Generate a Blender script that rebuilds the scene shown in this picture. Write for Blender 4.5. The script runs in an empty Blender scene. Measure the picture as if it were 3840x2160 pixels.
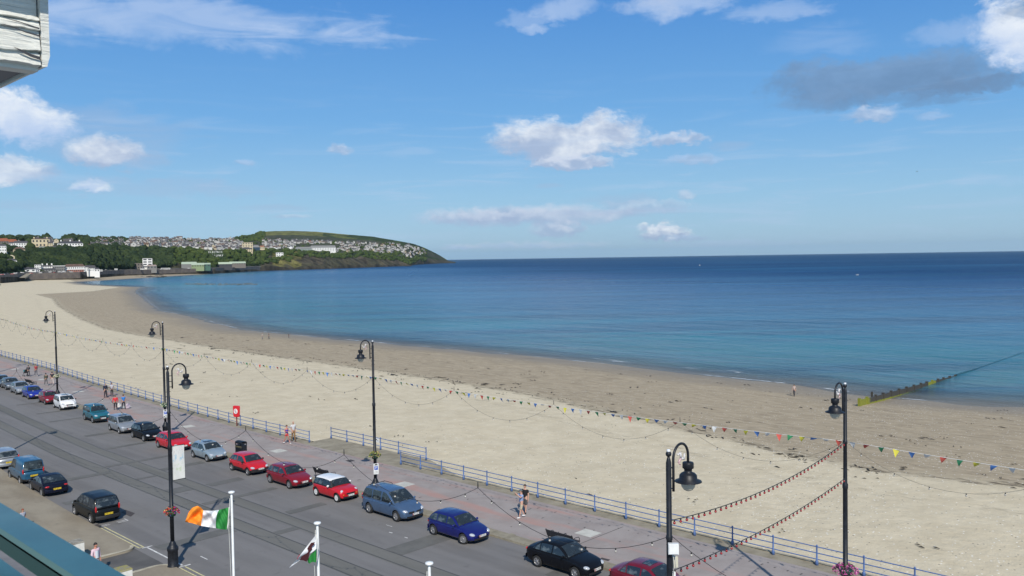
import bpy, bmesh, math, random
import numpy as np
from mathutils import Vector, Matrix, noise as mnoise
from mathutils.bvhtree import BVHTree
R = math.radians
random.seed(7); rng = np.random.default_rng(7)
scene = bpy.context.scene
COL = scene.collection
# ---------------------------------------------------------------- camera
FPX, CH = 3234.0, 16.5                 # focal length in photo pixels, camera height over the road
_h, _p, _r = R(46.4), R(-1.97), R(-0.88)
FW = np.array([math.sin(_h)*math.cos(_p), math.cos(_h)*math.cos(_p), math.sin(_p)])
_rt = np.array([math.cos(_h), -math.sin(_h), 0.0]); _up = np.cross(_rt, FW)
RT = _rt*math.cos(_r)+_up*math.sin(_r); UP = -_rt*math.sin(_r)+_up*math.cos(_r)
cam_d = bpy.data.cameras.new("camera"); cam = bpy.data.objects.new("camera", cam_d); COL.objects.link(cam)
cam.matrix_world = Matrix(((RT[0], UP[0], -FW[0], 0), (RT[1], UP[1], -FW[1], 0), (RT[2], UP[2], -FW[2], CH), (0, 0, 0, 1)))
cam_d.sensor_width = 36; cam_d.lens = 36*FPX/3840
cam_d.clip_start = 0.05; cam_d.clip_end = 90000
cam_d.dof.use_dof = True; cam_d.dof.focus_distance = 60; cam_d.dof.aperture_fstop = 15
scene.camera = cam
def ray(x, y):
    d = FW*FPX+RT*(x-1920)-UP*(y-1080); return d/np.linalg.norm(d)
def gp(x, y, z=0.0):                    # where a photo point meets the level z
    d = ray(x, y); t = (z-CH)/d[2]; return Vector((d[0]*t, d[1]*t, z))
def dp(x, y, dist):                     # at a horizontal distance
    d = ray(x, y); t = dist/math.hypot(d[0], d[1]); return Vector((d[0]*t, d[1]*t, CH+d[2]*t))
# ---------------------------------------------------------------- light
SUN_AZ, SUN_EL = R(217.5), R(39.0)      # azimuth clockwise from +Y, where the sun stands
scene.view_settings.view_transform = 'Standard'; scene.view_settings.look = 'None'
scene.view_settings.exposure = 0.20; scene.view_settings.gamma = 1.0
sl = bpy.data.lights.new("sun", 'SUN'); sl.energy = 3.9; sl.angle = R(0.53); sl.color = (1, 0.945, 0.85)
so = bpy.data.objects.new("sun", sl); COL.objects.link(so)
sdir = Vector((math.sin(SUN_AZ)*math.cos(SUN_EL), math.cos(SUN_AZ)*math.cos(SUN_EL), math.sin(SUN_EL)))
so.rotation_euler = (-sdir).to_track_quat('-Z', 'Y').to_euler(); so.location = (0, -20, 60)

# ---------------------------------------------------------------- node helper
class NT:
    def __init__(s, tree): s.t = tree; s.n = tree.nodes; s.l = tree.links
    def add(s, typ, **kw):
        nd = s.n.new(typ)
        for k, v in kw.items(): setattr(nd, k, v)
        return nd
    def set(s, sock, v):
        if isinstance(v, bpy.types.NodeSocket): s.l.new(v, sock)
        elif v is not None:
            if sock.type == 'RGBA' and len(v) == 3: v = (*v, 1)
            sock.default_value = v
    def m(s, op, a, b=None, c=None, clamp=False):
        nd = s.add('ShaderNodeMath', operation=op); nd.use_clamp = clamp
        s.set(nd.inputs[0], a)
        if b is not None: s.set(nd.inputs[1], b)
        if c is not None: s.set(nd.inputs[2], c)
        return nd.outputs[0]
    def mr(s, v, a, b, c=0.0, d=1.0, smooth=True):
        nd = s.add('ShaderNodeMapRange'); nd.interpolation_type = 'SMOOTHSTEP' if smooth else 'LINEAR'
        for i, q in enumerate((v, a, b, c, d)): s.set(nd.inputs[i], q)
        return nd.outputs[0]
    def mix(s, f, a, b, blend='MIX'):
        nd = s.add('ShaderNodeMix', data_type='RGBA', blend_type=blend)
        s.set(nd.inputs[0], f); s.set(nd.inputs[6], a); s.set(nd.inputs[7], b)
        return nd.outputs[2]
    def noise(s, vec, scale, detail=3, rough=0.5, dist=0.0, dims='3D'):
        nd = s.add('ShaderNodeTexNoise'); nd.noise_dimensions = dims
        if vec is not None: s.l.new(vec, nd.inputs['Vector'])
        nd.inputs['Scale'].default_value = scale; nd.inputs['Detail'].default_value = detail
        nd.inputs['Roughness'].default_value = rough; nd.inputs['Distortion'].default_value = dist
        return nd.outputs[0]
    def vor(s, vec, scale, feature='F1'):
        nd = s.add('ShaderNodeTexVoronoi', feature=feature)
        if vec is not None: s.l.new(vec, nd.inputs['Vector'])
        nd.inputs['Scale'].default_value = scale
        return nd
    def mapv(s, vec, scale=(1, 1, 1), rot=(0, 0, 0), loc=(0, 0, 0)):
        nd = s.add('ShaderNodeMapping'); s.l.new(vec, nd.inputs[0])
        nd.inputs['Scale'].default_value = scale; nd.inputs['Rotation'].default_value = rot; nd.inputs['Location'].default_value = loc
        return nd.outputs[0]
    def mapr(s, vec, rot, scale):           # turn first, then stretch
        return s.mapv(s.mapv(vec, (1, 1, 1), (0, 0, rot)), scale)
    def attr(s, name):
        nd = s.add('ShaderNodeAttribute'); nd.attribute_name = name; return nd
    def ramp(s, f, stops):
        nd = s.add('ShaderNodeValToRGB'); cr = nd.color_ramp
        while len(cr.elements) < len(stops): cr.elements.new(0.5)
        for e, (p, c) in zip(cr.elements, stops): e.position = p; e.color = (*c, 1)
        s.set(nd.inputs[0], f); return nd.outputs[0]
    def bump(s, h, strength=0.3, dist=0.05):
        nd = s.add('ShaderNodeBump'); nd.inputs['Strength'].default_value = strength; nd.inputs['Distance'].default_value = dist
        s.set(nd.inputs['Height'], h); return nd.outputs[0]
# ---------------------------------------------------------------- sky with clouds
world = bpy.data.worlds.new("World"); scene.world = world; world.use_nodes = True
W = NT(world.node_tree); W.n.clear()
wout = W.add('ShaderNodeOutputWorld'); bg = W.add('ShaderNodeBackground'); W.l.new(bg.outputs[0], wout.inputs[0])
sky = W.add('ShaderNodeTexSky'); sky.sky_type = 'NISHITA'; sky.sun_disc = False
sky.sun_elevation = SUN_EL; sky.sun_rotation = SUN_AZ; sky.altitude = 10; sky.air_density = 1.0; sky.dust_density = 0.35; sky.ozone_density = 2.6
bg.inputs[1].default_value = 0.115
tc = W.add('ShaderNodeTexCoord'); sep = W.add('ShaderNodeSeparateXYZ'); W.l.new(tc.outputs['Generated'], sep.inputs[0])
X_, Y_, Z_ = sep.outputs
az = W.m('ARCTAN2', X_, Y_); el = W.m('ARCSINE', Z_)
comb = W.add('ShaderNodeCombineXYZ'); W.l.new(az, comb.inputs[0]); W.l.new(W.m('MULTIPLY', el, 1.7), comb.inputs[1])
cv = comb.outputs[0]
def fbm(vec, sc, det, ro=0.6, di=0.3): return W.m('SUBTRACT', W.noise(vec, sc, det, ro, di, '2D'), 0.5)
cva = W.mapv(cv, (1, 1, 1), (0, 0, 0), (3.1, 1.7, 0)); cvb = W.mapv(cv, (1, 1, 1), (0, 0, 0), (7.3, 4.9, 0))
BIG_N = [fbm(cva, 13, 9, 0.62), fbm(cvb, 15, 9, 0.62), fbm(cv, 17, 3, 0.5)]     # bulges of large clouds, and their soft inner relief
SML_N = [fbm(cva, 42, 8, 0.62), fbm(cvb, 48, 8, 0.62), fbm(cv, 50, 3, 0.5)]
fine_n = fbm(cv, 90, 5, 0.65)
sv = W.mapv(cv, (1, 3.4, 1), (0, 0, 0.08)); fs = W.noise(sv, 8, 8, 0.6, 0.6, '2D')
streak = W.m('MULTIPLY', W.m('SUBTRACT', fs, 0.5), 2.4)
WH = (6.5, 6.9, 7.4); GR = (3.0, 3.8, 5.3); DK = (1.2, 2.1, 3.55); SO = (3.9, 4.9, 6.7); PK = (5.1, 5.6, 6.6)
# clear blue air by height above the horizon, laid over the physical sky
def k10(c): return tuple(q/10 for q in c)
air = W.ramp(W.m('MULTIPLY', W.m('MAXIMUM', el, 0.0), 1/1.5708), [(0.0, k10((2.7, 4.3, 5.6))), (0.045, k10((2.0, 3.9, 5.8))), (0.10, k10((1.05, 2.95, 5.7))), (0.19, k10((0.45, 1.95, 5.1))), (0.30, k10((0.62, 1.75, 3.9))), (0.6, k10((0.75, 1.5, 2.8))), (1.0, k10((0.75, 1.4, 2.5)))])
gain = W.add('ShaderNodeVectorMath', operation='SCALE'); W.l.new(air, gain.inputs[0]); gain.inputs['Scale'].default_value = 10.0
color = W.mix(0.88, sky.outputs[0], gain.outputs[0])
VS = 3840/2576
# x, y, half width, half height (photo view units), opacity, puffy?, lit colour, shade colour
CLOUDS = [
 (430, 52, 520, 62, .60, 0, SO, SO), (800, 95, 260, 24, .45, 0, SO, SO), (110, 50, 200, 60, .25, 0, SO, SO),
 (260, 330, 250, 70, .36, 0, GR, GR), (420, 472, 330, 26, .42, 0, GR, GR), (60, 515, 150, 14, .35, 0, GR, GR),
 (50, 308, 128, 76, 1.0, 1, WH, SO), (20, 428, 128, 42, .9, 1, WH, GR), (262, 383, 92, 50, 1.0, 1, WH, GR), (335, 403, 90, 28, .75, 0, GR, GR),
 (225, 472, 60, 18, .8, 1, WH, SO), (852, 377, 36, 18, .62, 1, PK, GR), (617, 409, 34, 10, .5, 1, SO, GR), (733, 543, 60, 8, .45, 1, PK, GR), (700, 522, 110, 9, .35, 0, GR, GR),
 (1420, 22, 110, 34, .55, 1, SO, SO), (1330, 55, 90, 28, .35, 1, SO, SO), (1700, 15, 170, 46, .62, 1, PK, SO), (1340, 76, 45, 15, .5, 1, SO, SO), (1960, 25, 130, 28, .45, 0, SO, SO), (2050, 100, 150, 40, .22, 0, SO, SO),
 (1420, 352, 225, 70, 1.0, 1, WH, GR), (1435, 412, 130, 23, .9, 1, PK, GR), (1700, 352, 105, 24, .8, 1, PK, GR), (1745, 403, 95, 17, .55, 1, SO, GR), (1840, 365, 60, 14, .35, 0, GR, GR),
 (2230, 200, 310, 66, .88, 1, (1.55, 2.65, 4.4), DK), (2110, 255, 190, 40, .72, 1, (1.55, 2.65, 4.4), DK), (2450, 215, 170, 28, .8, 1, DK, DK), (2350, 240, 140, 30, .6, 0, DK, DK), (2185, 290, 75, 26, .65, 1, PK, GR), (2350, 292, 45, 14, .4, 1, SO, GR),
 (2560, 78, 105, 105, 1.0, 1, WH, SO), (2420, 80, 120, 45, .35, 1, SO, SO), (2600, 18, 90, 30, .6, 0, DK, DK),
 (1330, 547, 340, 36, .85, 1, PK, GR), (1230, 548, 190, 26, .7, 1, PK, GR), (1410, 580, 90, 26, .8, 1, PK, GR), (1620, 520, 150, 22, .5, 1, PK, GR), (1560, 535, 220, 10, .4, 0, GR, GR), (1540, 500, 130, 16, .34, 0, GR, GR), (1725, 492, 28, 16, .55, 1, PK, GR), (1380, 468, 40, 8, .3, 0, GR, GR),
 (1668, 587, 84, 28, .95, 1, WH, GR), (1730, 600, 70, 12, .6, 1, SO, GR), (1330, 618, 260, 13, .5, 1, PK, SO), (1830, 614, 240, 10, .38, 0, SO, SO), (1160, 620, 60, 10, .5, 1, PK, SO), (2500, 455, 120, 16, .2, 0, SO, SO)]
for (cx, cy, hw, hh, op, puff, lit, shade) in CLOUDS:
    d = ray(cx*VS, cy*VS); a0 = math.atan2(d[0], d[1]); e0 = math.asin(d[2])
    wa = hw*VS/FPX/math.cos(e0)*0.97; he = hh*VS/FPX
    N = BIG_N if hh > 30 else SML_N
    ku, kv = ((0.75, 1.6) if hh > 30 else (0.9, 2.1)) if puff else (0.7, 1.6)
    u = W.m('ADD', W.m('MULTIPLY', W.m('SUBTRACT', az, a0), 1/wa), W.m('MULTIPLY', N[0], ku)); v = W.m('ADD', W.m('MULTIPLY', W.m('SUBTRACT', el, e0), 1/he), W.m('MULTIPLY', N[1], kv))
    v2 = W.m('MAXIMUM', v, W.m('MULTIPLY', v, -1.3)) if puff else v      # flatter base than top
    f = W.m('SUBTRACT', 1.0, W.m('ADD', W.m('MULTIPLY', u, u), W.m('MULTIPLY', v2, v2)))
    if puff:
        dens = W.m('ADD', f, W.m('MULTIPLY', fine_n, 0.55)); mask = W.mr(dens, 0.0, 0.8 if op > .85 else 1.0, 0, op)
        l = W.mr(W.m('ADD', W.m('MULTIPLY', v, 0.8), W.m('ADD', W.m('MULTIPLY', N[2], 2.6), W.m('MULTIPLY', fine_n, 0.5))), -0.5, 0.85)
        cc = W.mix(l, shade, lit)
    else:
        dens = W.m('ADD', f, streak); mask = W.mr(dens, -0.1, 1.3, 0, op); cc = lit
    color = W.mix(mask, color, cc)
veil = W.m('MULTIPLY', W.m('MULTIPLY', W.mr(W.noise(W.mapv(cv, (1, 7, 1), (0, 0, .03)), 7, 7, .62, .5, '2D'), .5, .74, 0, .34), W.mr(el, 0.0, 0.04)), W.mr(el, 0.24, 0.05))
color = W.mix(veil, color, (3.9, 4.9, 6.5))
W.l.new(color, bg.inputs[0])

# ---------------------------------------------------------------- materials
MATS = {}
def mat(name, col, rough=0.6, metal=0.0, vary=0.0, vscale=3.0, spec=0.5, bump=0.0, bscale=20, coat=0.0, emit=None, trans=0.0, alt=None):
    if name in MATS: return MATS[name]
    m = bpy.data.materials.new(name); m.use_nodes = True; T = NT(m.node_tree); b = T.n['Principled BSDF']
    b.inputs['Roughness'].default_value = rough; b.inputs['Metallic'].default_value = metal
    b.inputs['Specular IOR Level'].default_value = spec; b.inputs['Coat Weight'].default_value = coat; b.inputs['Coat Roughness'].default_value = 0.05
    b.inputs['Base Color'].default_value = (*col, 1)
    if trans: b.inputs['Transmission Weight'].default_value = trans
    if vary or bump:
        tcn = T.add('ShaderNodeTexCoord'); o = tcn.outputs['Object']
        if vary:
            n = T.noise(o, vscale, 5, 0.6)
            c2 = alt if alt else tuple(c*(1-vary) for c in col); c1 = col if alt else tuple(min(1, c*(1+vary)) for c in col)
            T.set(b.inputs['Base Color'], T.mix(T.mr(n, 0.35, 0.65), c2, c1))
        if bump:
            T.set(b.inputs['Normal'], T.bump(T.noise(o, bscale, 4, 0.6), bump, 0.02))
    MATS[name] = m; return m
# ---------------------------------------------------------------- mesh builder
class MB:
    def __init__(s): s.v = []; s.f = []; s.mi = []; s.sm = []; s.k = 0
    def face(s, idx, k=None, smooth=False): s.f.append(tuple(idx)); s.mi.append(s.k if k is None else k); s.sm.append(smooth)
    def poly(s, pts, k=None):
        b = len(s.v); s.v += [tuple(p) for p in pts]; s.face(range(b, b+len(pts)), k)
    def box(s, c, size, rz=0.0, k=None, taper=1.0):
        b = len(s.v); cs, sn = math.cos(rz), math.sin(rz)
        for dz in (-.5, .5):
            t = taper if dz > 0 else 1.0
            for dx, dy in ((-.5, -.5), (.5, -.5), (.5, .5), (-.5, .5)):
                x, y = dx*size[0]*t, dy*size[1]*t
                s.v.append((c[0]+x*cs-y*sn, c[1]+x*sn+y*cs, c[2]+dz*size[2]))
        for q in ((3, 2, 1, 0), (4, 5, 6, 7), (0, 1, 5, 4), (1, 2, 6, 5), (2, 3, 7, 6), (3, 0, 4, 7)): s.face([b+i for i in q], k)
    def grid(s, rows, k=None, smooth=True, closed=False, flip=False):
        b = len(s.v); n = len(rows[0])
        for r_ in rows: s.v += [tuple(p) for p in r_]
        for i in range(len(rows)-1):
            for j in range(n if closed else n-1):
                a, c = b+i*n+j, b+i*n+(j+1) % n; q = (a, c, c+n, a+n)
                s.face(q[::-1] if flip else q, k, smooth)
        return b, n
    def lathe(s, prof, c=(0, 0, 0), n=16, k=None, axis='z', smooth=True, cap=True):
        rows = []
        for r_, h in prof:
            row = []
            for j in range(n):
                a = 2*math.pi*j/n; x, y = r_*math.cos(a), r_*math.sin(a)
                if axis == 'z': row.append((c[0]+x, c[1]+y, c[2]+h))
                elif axis == 'y': row.append((c[0]+y, c[1]+h, c[2]+x))
                else: row.append((c[0]+h, c[1]+x, c[2]+y))
            rows.append(row)
        b, _ = s.grid(rows, k, smooth, True)
        if not cap: return
        if prof[0][0] > 1e-4: s.face([b+j for j in range(n)][::-1], k)
        if prof[-1][0] > 1e-4: s.face([b+(len(prof)-1)*n+j for j in range(n)], k)
    def tube(s, pts, r, n=8, k=None, caps=True):
        pts = [Vector(p) for p in pts]; rs = r if isinstance(r, (list, tuple)) else [r]*len(pts)
        rows = []; u = None
        for i, p in enumerate(pts):
            t = (pts[min(i+1, len(pts)-1)]-pts[max(i-1, 0)]).normalized()
            if u is None: u = t.orthogonal().normalized()
            u = (u-t*u.dot(t)).normalized(); w = t.cross(u)
            rows.append([p+(u*math.cos(2*math.pi*j/n)+w*math.sin(2*math.pi*j/n))*rs[i] for j in range(n)])
        b, _ = s.grid(rows, k, True, True)
        if caps:
            s.face([b+j for j in range(n)][::-1], k); s.face([b+(len(pts)-1)*n+j for j in range(n)], k)
    def ball(s, c, r, n=10, m=6, k=None, rot=None, jit=0.0, smooth=True):
        rx, ry, rz = r if isinstance(r, (list, tuple)) else (r, r, r)
        rows = []
        for i in range(m+1):
            th = math.pi*i/m; row = []
            for j in range(n):
                a = 2*math.pi*j/n; q = 1+(random.uniform(-jit, jit) if jit and 0 < i < m else 0)
                v = Vector((rx*math.sin(th)*math.cos(a)*q, ry*math.sin(th)*math.sin(a)*q, -rz*math.cos(th)*q))
                if rot: v = rot @ v
                row.append(v+Vector(c))
            rows.append(row)
        s.grid(rows, k, smooth, True)
    def build(s, name, mats, parent=None, **tg):
        me = bpy.data.meshes.new(name); me.from_pydata(s.v, [], s.f)
        if not isinstance(mats, (list, tuple)): mats = [mats]
        for m_ in mats: me.materials.append(m_)
        if len(s.f):
            me.polygons.foreach_set('material_index', s.mi); me.polygons.foreach_set('use_smooth', s.sm)
        me.update(); bmf(me)
        o = bpy.data.objects.new(name, me); COL.objects.link(o)
        if parent: o.parent = parent
        for k_, v_ in tg.items(): o[k_] = v_
        return o
def bmf(me):
    bm = bmesh.new(); bm.from_mesh(me); bmesh.ops.remove_doubles(bm, verts=bm.verts, dist=1e-5); bm.to_mesh(me); bm.free()
def npmesh(name, V, F, mats, mi=None, smooth=True, parent=None, attrs=None):
    me = bpy.data.meshes.new(name); F = np.asarray(F, dtype=np.int32)
    me.vertices.add(len(V)); me.vertices.foreach_set('co', np.asarray(V, np.float32).ravel())
    n = F.shape[1]; me.loops.add(F.size); me.loops.foreach_set('vertex_index', F.ravel()); me.polygons.add(len(F))
    me.polygons.foreach_set('loop_start', np.arange(0, F.size, n, dtype=np.int32)); me.polygons.foreach_set('loop_total', np.full(len(F), n, np.int32))
    me.update(calc_edges=True)
    for m_ in (mats if isinstance(mats, (list, tuple)) else [mats]): me.materials.append(m_)
    if mi is not None: me.polygons.foreach_set('material_index', np.asarray(mi, np.int32))
    me.polygons.foreach_set('use_smooth', np.full(len(F), smooth))
    for k_, a in (attrs or {}).items():
        if a.ndim == 1: at_ = me.attributes.new(k_, 'FLOAT', 'POINT'); at_.data.foreach_set('value', a.astype(np.float32))
        else: at_ = me.attributes.new(k_, 'FLOAT_COLOR', 'POINT'); at_.data.foreach_set('color', np.c_[a, np.ones(len(a))].astype(np.float32).ravel())
    me.update(); o = bpy.data.objects.new(name, me); COL.objects.link(o)
    if parent: o.parent = parent
    return o
def thing(name, label, cat, loc=(0, 0, 0), rz=0.0, group=None):
    o = bpy.data.objects.new(name, None); COL.objects.link(o); o.location = loc; o.rotation_euler = (0, 0, rz)
    o.empty_display_size = 0.3; o['label'] = label; o['category'] = cat
    if group: o['group'] = group
    return o
def tag(o, label, cat, group=None):
    o['label'] = label; o['category'] = cat
    if group: o['group'] = group
    return o
def copy_tree(o, parent=None):
    c = o.copy(); COL.objects.link(c); c.parent = parent
    for ch in list(o.children): copy_tree(ch, c)
    return c
def struct(o): o['kind'] = 'structure'; return o
def stuff(o, label=None, cat=None):
    o['kind'] = 'stuff'
    if label: o['label'] = label; o['category'] = cat
    return o
def gridfaces(nr, nc):
    i, j = np.meshgrid(np.arange(nr-1), np.arange(nc-1), indexing='ij'); a = (i*nc+j).ravel()
    return np.stack([a, a+1, a+nc+1, a+nc], 1)
def text_mesh(txt, size, name, m, parent, loc, rot, ext=0.004):
    cu = bpy.data.curves.new(name, 'FONT'); cu.body = txt; cu.size = size; cu.extrude = ext; cu.align_x = 'CENTER'; cu.align_y = 'CENTER'; cu.resolution_u = 2
    t = bpy.data.objects.new('tmp', cu); COL.objects.link(t)
    dg = bpy.context.evaluated_depsgraph_get(); me = bpy.data.meshes.new_from_object(t.evaluated_get(dg)); bpy.data.objects.remove(t)
    me.materials.clear(); me.materials.append(m); o = bpy.data.objects.new(name, me); COL.objects.link(o); o.parent = parent; o.location = loc; o.rotation_euler = rot
    return o
# ================================================================ GROUND, BEACH, SEA
SEA = -5.0
SHORE = np.array([(900, 1700), (401, 1141), (358, 974), (341, 800), (278, 666), (239, 559), (197, 452), (172, 385), (166, 350), (157.6, 318), (149, 291), (140, 259), (138.4, 240), (138, 215), (137.7, 196), (137.4, 170), (138.5, 143), (137, 107), (134.5, 87), (134, 66), (131.6, 56), (129.5, 48), (130, 41), (131.6, 36), (132.9, 30), (134, -200)], float)
WET = np.array([(560, 1700), (372, 1010), (325, 805), (262, 700), (202, 640), (184, 553), (155, 459), (121.7, 336.5), (108.8, 280), (105.4, 248), (99.5, 182), (98.2, 153), (97.9, 136), (97, 120), (94.6, 88.7), (87.3, 61.7), (81.8, 41.3), (79.5, 30), (81.7, 18.6), (82, -200)], float)
def sdist(P, L):
    best = np.full(len(P), 1e18); sg = np.ones(len(P))
    for a, b in zip(L[:-1], L[1:]):
        ab = b-a; t = np.clip(((P-a)@ab)/(ab@ab), 0, 1); q = P-(a+t[:, None]*ab); d = (q**2).sum(1)
        cr = ab[0]*(P[:, 1]-a[1])-ab[1]*(P[:, 0]-a[0]); m_ = d < best; best[m_] = d[m_]; sg[m_] = np.where(cr[m_] > 0, 1, -1)
    return np.sqrt(best)*sg             # + is seaward
def polar(a0, a1, na, r0, r1, nr):
    A = np.radians(np.linspace(a0, a1, na)); Q = np.geomspace(r0, r1, nr); AA, RR = np.meshgrid(A, Q)
    return np.stack([RR*np.sin(AA), RR*np.cos(AA)], -1).reshape(-1, 2), gridfaces(nr, na)
def vnoise(P, sc, seed=0):              # cheap value noise
    r_ = np.random.default_rng(seed).random((256, 256)); q = P/sc; i = np.floor(q).astype(int); f = q-i; f = f*f*(3-2*f)
    g_ = lambda a, b: r_[(i[:, 0]+a) % 256, (i[:, 1]+b) % 256]
    return (g_(0, 0)*(1-f[:, 0])+g_(1, 0)*f[:, 0])*(1-f[:, 1])+(g_(0, 1)*(1-f[:, 0])+g_(1, 1)*f[:, 0])*f[:, 1]
def beach_z(s): return np.where(s < 0, SEA+np.minimum(-s*0.031, 2.75), SEA-s*0.03)
P, F = polar(-25, 120, 560, 30, 2200, 400)
s = sdist(P, SHORE); w = sdist(P, WET)
z = beach_z(s)+(vnoise(P, 6, 1)-.5)*0.10+(vnoise(P, 1.6, 2)-.5)*0.03*np.clip(-s/10, 0, 1)
m = bpy.data.materials.new('beach_sand'); m.use_nodes = True; T = NT(m.node_tree); b = T.n['Principled BSDF']
geo = T.add('ShaderNodeNewGeometry'); pos = geo.outputs['Position']
aw = T.attr('wet').outputs['Fac']; as_ = T.attr('shore').outputs['Fac']
st = T.mapv(pos, (0.5, 0.12, 1)); n1 = T.noise(st, 0.35, 6, 0.62); n2 = T.noise(pos, 0.5, 6, 0.65); n3 = T.noise(T.mapv(pos, (1.0, .22, 1)), 1.6, 6, 0.7)
wj = T.m('ADD', aw, T.m('MULTIPLY', T.m('SUBTRACT', n2, 0.5), 7))
dry = T.mix(T.mr(n2, 0.3, 0.7), (0.545, 0.465, 0.325), (0.635, 0.55, 0.395))
damp = T.mix(T.mr(n3, 0.35, 0.65), (0.315, 0.255, 0.172), (0.42, 0.345, 0.24))
wet = T.mix(T.mr(n1, 0.35, 0.7), (0.25, 0.208, 0.15), (0.30, 0.252, 0.185))
col = T.mix(T.mr(wj, -2.0, 3.0), dry, damp)
col = T.mix(T.mr(T.m('ADD', as_, T.m('MULTIPLY', T.m('SUBTRACT', n1, .5), 26)), -16, -2), col, wet)
line = T.m('MULTIPLY', T.mr(T.m('ABSOLUTE', T.m('ADD', aw, T.m('MULTIPLY', T.m('SUBTRACT', n2, .5), 7))), 0.0, 1.7, 1, 0), T.mr(n3, 0.42, 0.6))
col = T.mix(T.m('MULTIPLY', line, 0.85), col, (0.075, 0.055, 0.032))
l2 = T.m('MULTIPLY', T.mr(T.m('ABSOLUTE', T.m('ADD', T.m('ADD', aw, 9), T.m('MULTIPLY', T.m('SUBTRACT', n2, .5), 9))), 0.0, 1.6, 1, 0), T.mr(n3, 0.48, 0.62))
col = T.mix(T.m('MULTIPLY', l2, 0.3), col, (0.12, 0.095, 0.06))
n4 = T.noise(T.mapv(pos, (1.0, .3, 1), (0, 0, .25)), .8, 7, .75); wd = T.m('MULTIPLY', T.mr(n4, 0.54, 0.68), T.m('MULTIPLY', T.mr(aw, -3, 3), T.mr(T.noise(pos, .05, 4, .6), .42, .6))); col = T.mix(T.m('MULTIPLY', wd, 0.8), col, (0.13, 0.10, 0.065))
# shells and pebbles
pv = T.vor(pos, 3.6); sp = T.m('MULTIPLY', T.mr(pv.outputs['Distance'], 0.16, 0.24, 1, 0), T.m('GREATER_THAN', T.add('ShaderNodeSeparateColor').outputs[0], 0.5))
sc_ = T.add('ShaderNodeSeparateColor'); T.l.new(pv.outputs['Color'], sc_.inputs[0])
dens = T.mr(T.noise(pos, 0.06, 4, 0.6), 0.36, 0.66, 0.04, 0.34)
sepp = T.add('ShaderNodeSeparateXYZ'); T.l.new(pos, sepp.inputs[0]); near = T.mr(sepp.outputs[1], 130, 15, 0.25, 1.0)
msk = T.m('MULTIPLY', T.mr(pv.outputs['Distance'], 0.17, 0.27, 1, 0), T.m('LESS_THAN', sc_.outputs[0], T.m('MULTIPLY', T.m('ADD', dens, .06), near)))
pc = T.mix(T.m('GREATER_THAN', sc_.outputs[1], 0.28), (0.10, 0.09, 0.08), (0.86, 0.84, 0.78)); col = T.mix(T.m('MULTIPLY', msk, 0.95), col, pc)
pv2 = T.vor(pos, 1.1); sc2 = T.add('ShaderNodeSeparateColor'); T.l.new(pv2.outputs['Color'], sc2.inputs[0])
m2 = T.m('MULTIPLY', T.mr(T.m('ADD', pv2.outputs['Distance'], T.m('MULTIPLY', n2, .2)), 0.13, 0.2, 1, 0), T.m('LESS_THAN', sc2.outputs[0], 0.05))
col = T.mix(m2, col, (0.11, 0.09, 0.06))
T.set(b.inputs['Base Color'], col); T.set(b.inputs['Roughness'], T.mr(as_, -14, 0, 0.95, 0.55))
b.inputs['Specular IOR Level'].default_value = 0.3
hgt = T.m('ADD', T.m('MULTIPLY', T.noise(pos, 0.9, 6, 0.65), 0.5), T.m('MULTIPLY', T.noise(pos, 7, 4, 0.7), 0.12))
T.set(b.inputs['Normal'], T.bump(hgt, 0.55, 0.5))
for nd in [q for q in T.n if q.type == 'SEPARATE_COLOR' and not q.inputs[0].is_linked]: T.n.remove(nd)
beach = struct(npmesh('beach', np.c_[P, z], F, m, attrs={'wet': w, 'shore': s}))

P, F = polar(-20, 115, 420, 70, 42000, 440); s = sdist(P, SHORE)
m = bpy.data.materials.new('sea_water'); m.use_nodes = True; T = NT(m.node_tree); b = T.n['Principled BSDF']
geo = T.add('ShaderNodeNewGeometry'); pos = geo.outputs['Position']; sh = T.attr('shore').outputs['Fac']
big = T.noise(T.mapr(pos, R(46), (.3, 1, 1)), 0.0035, 5, 0.6, 0.6)
mid = T.noise(T.mapr(pos, R(40), (.25, 1, 1)), 0.018, 5, 0.6, .4)
dd = T.m('ADD', sh, T.m('MULTIPLY', T.m('SUBTRACT', mid, .5), T.mr(sh, 0, 300, 20, 160, False)))
lg = T.m('MULTIPLY', T.m('LOGARITHM', T.m('ADD', T.m('MAXIMUM', dd, 0.0), 10), 10), 0.25)     # 10 m -> .25(1.3)...  40 km -> 1.15
STOPS = [(0.25, (0.17, 0.205, 0.205)), (0.37, (0.075, 0.195, 0.205)), (0.46, (0.010, 0.178, 0.212)), (0.545, (0.001, 0.108, 0.215)), (0.63, (0.001, 0.048, 0.165)), (0.76, (0.001, 0.024, 0.105)), (1.0, (0.001, 0.012, 0.052))]
col = T.ramp(lg, STOPS)
strk = T.noise(T.mapr(pos, R(44), (.12, 1, 1)), 0.03, 7, 0.7, .3); strk2 = T.noise(T.mapr(pos, R(46), (.10, 1, 1)), 0.006, 8, 0.7, .3); rip = T.noise(T.mapr(pos, R(38), (.3, 1, 1)), 0.35, 5, 0.75)
col = T.mix(T.mr(big, 0.42, 0.62, 0, 0.45), col, (0.003, 0.026, 0.095)); col = T.mix(T.mr(mid, 0.55, 0.7, 0, 0.3), col, (0.006, 0.05, 0.12))
col = T.mix(T.mr(strk2, 0.47, 0.6, 0, 0.85), col, T.mix(0.5, col, (0.03, 0.14, 0.26))); col = T.mix(T.mr(strk, 0.48, 0.6, 0, 0.65), col, (0.003, 0.03, 0.085)); col = T.mix(T.mr(rip, 0.45, 0.62, 0, 0.8), col, T.mix(0.45, col, (0.03, 0.15, 0.27)))
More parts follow.
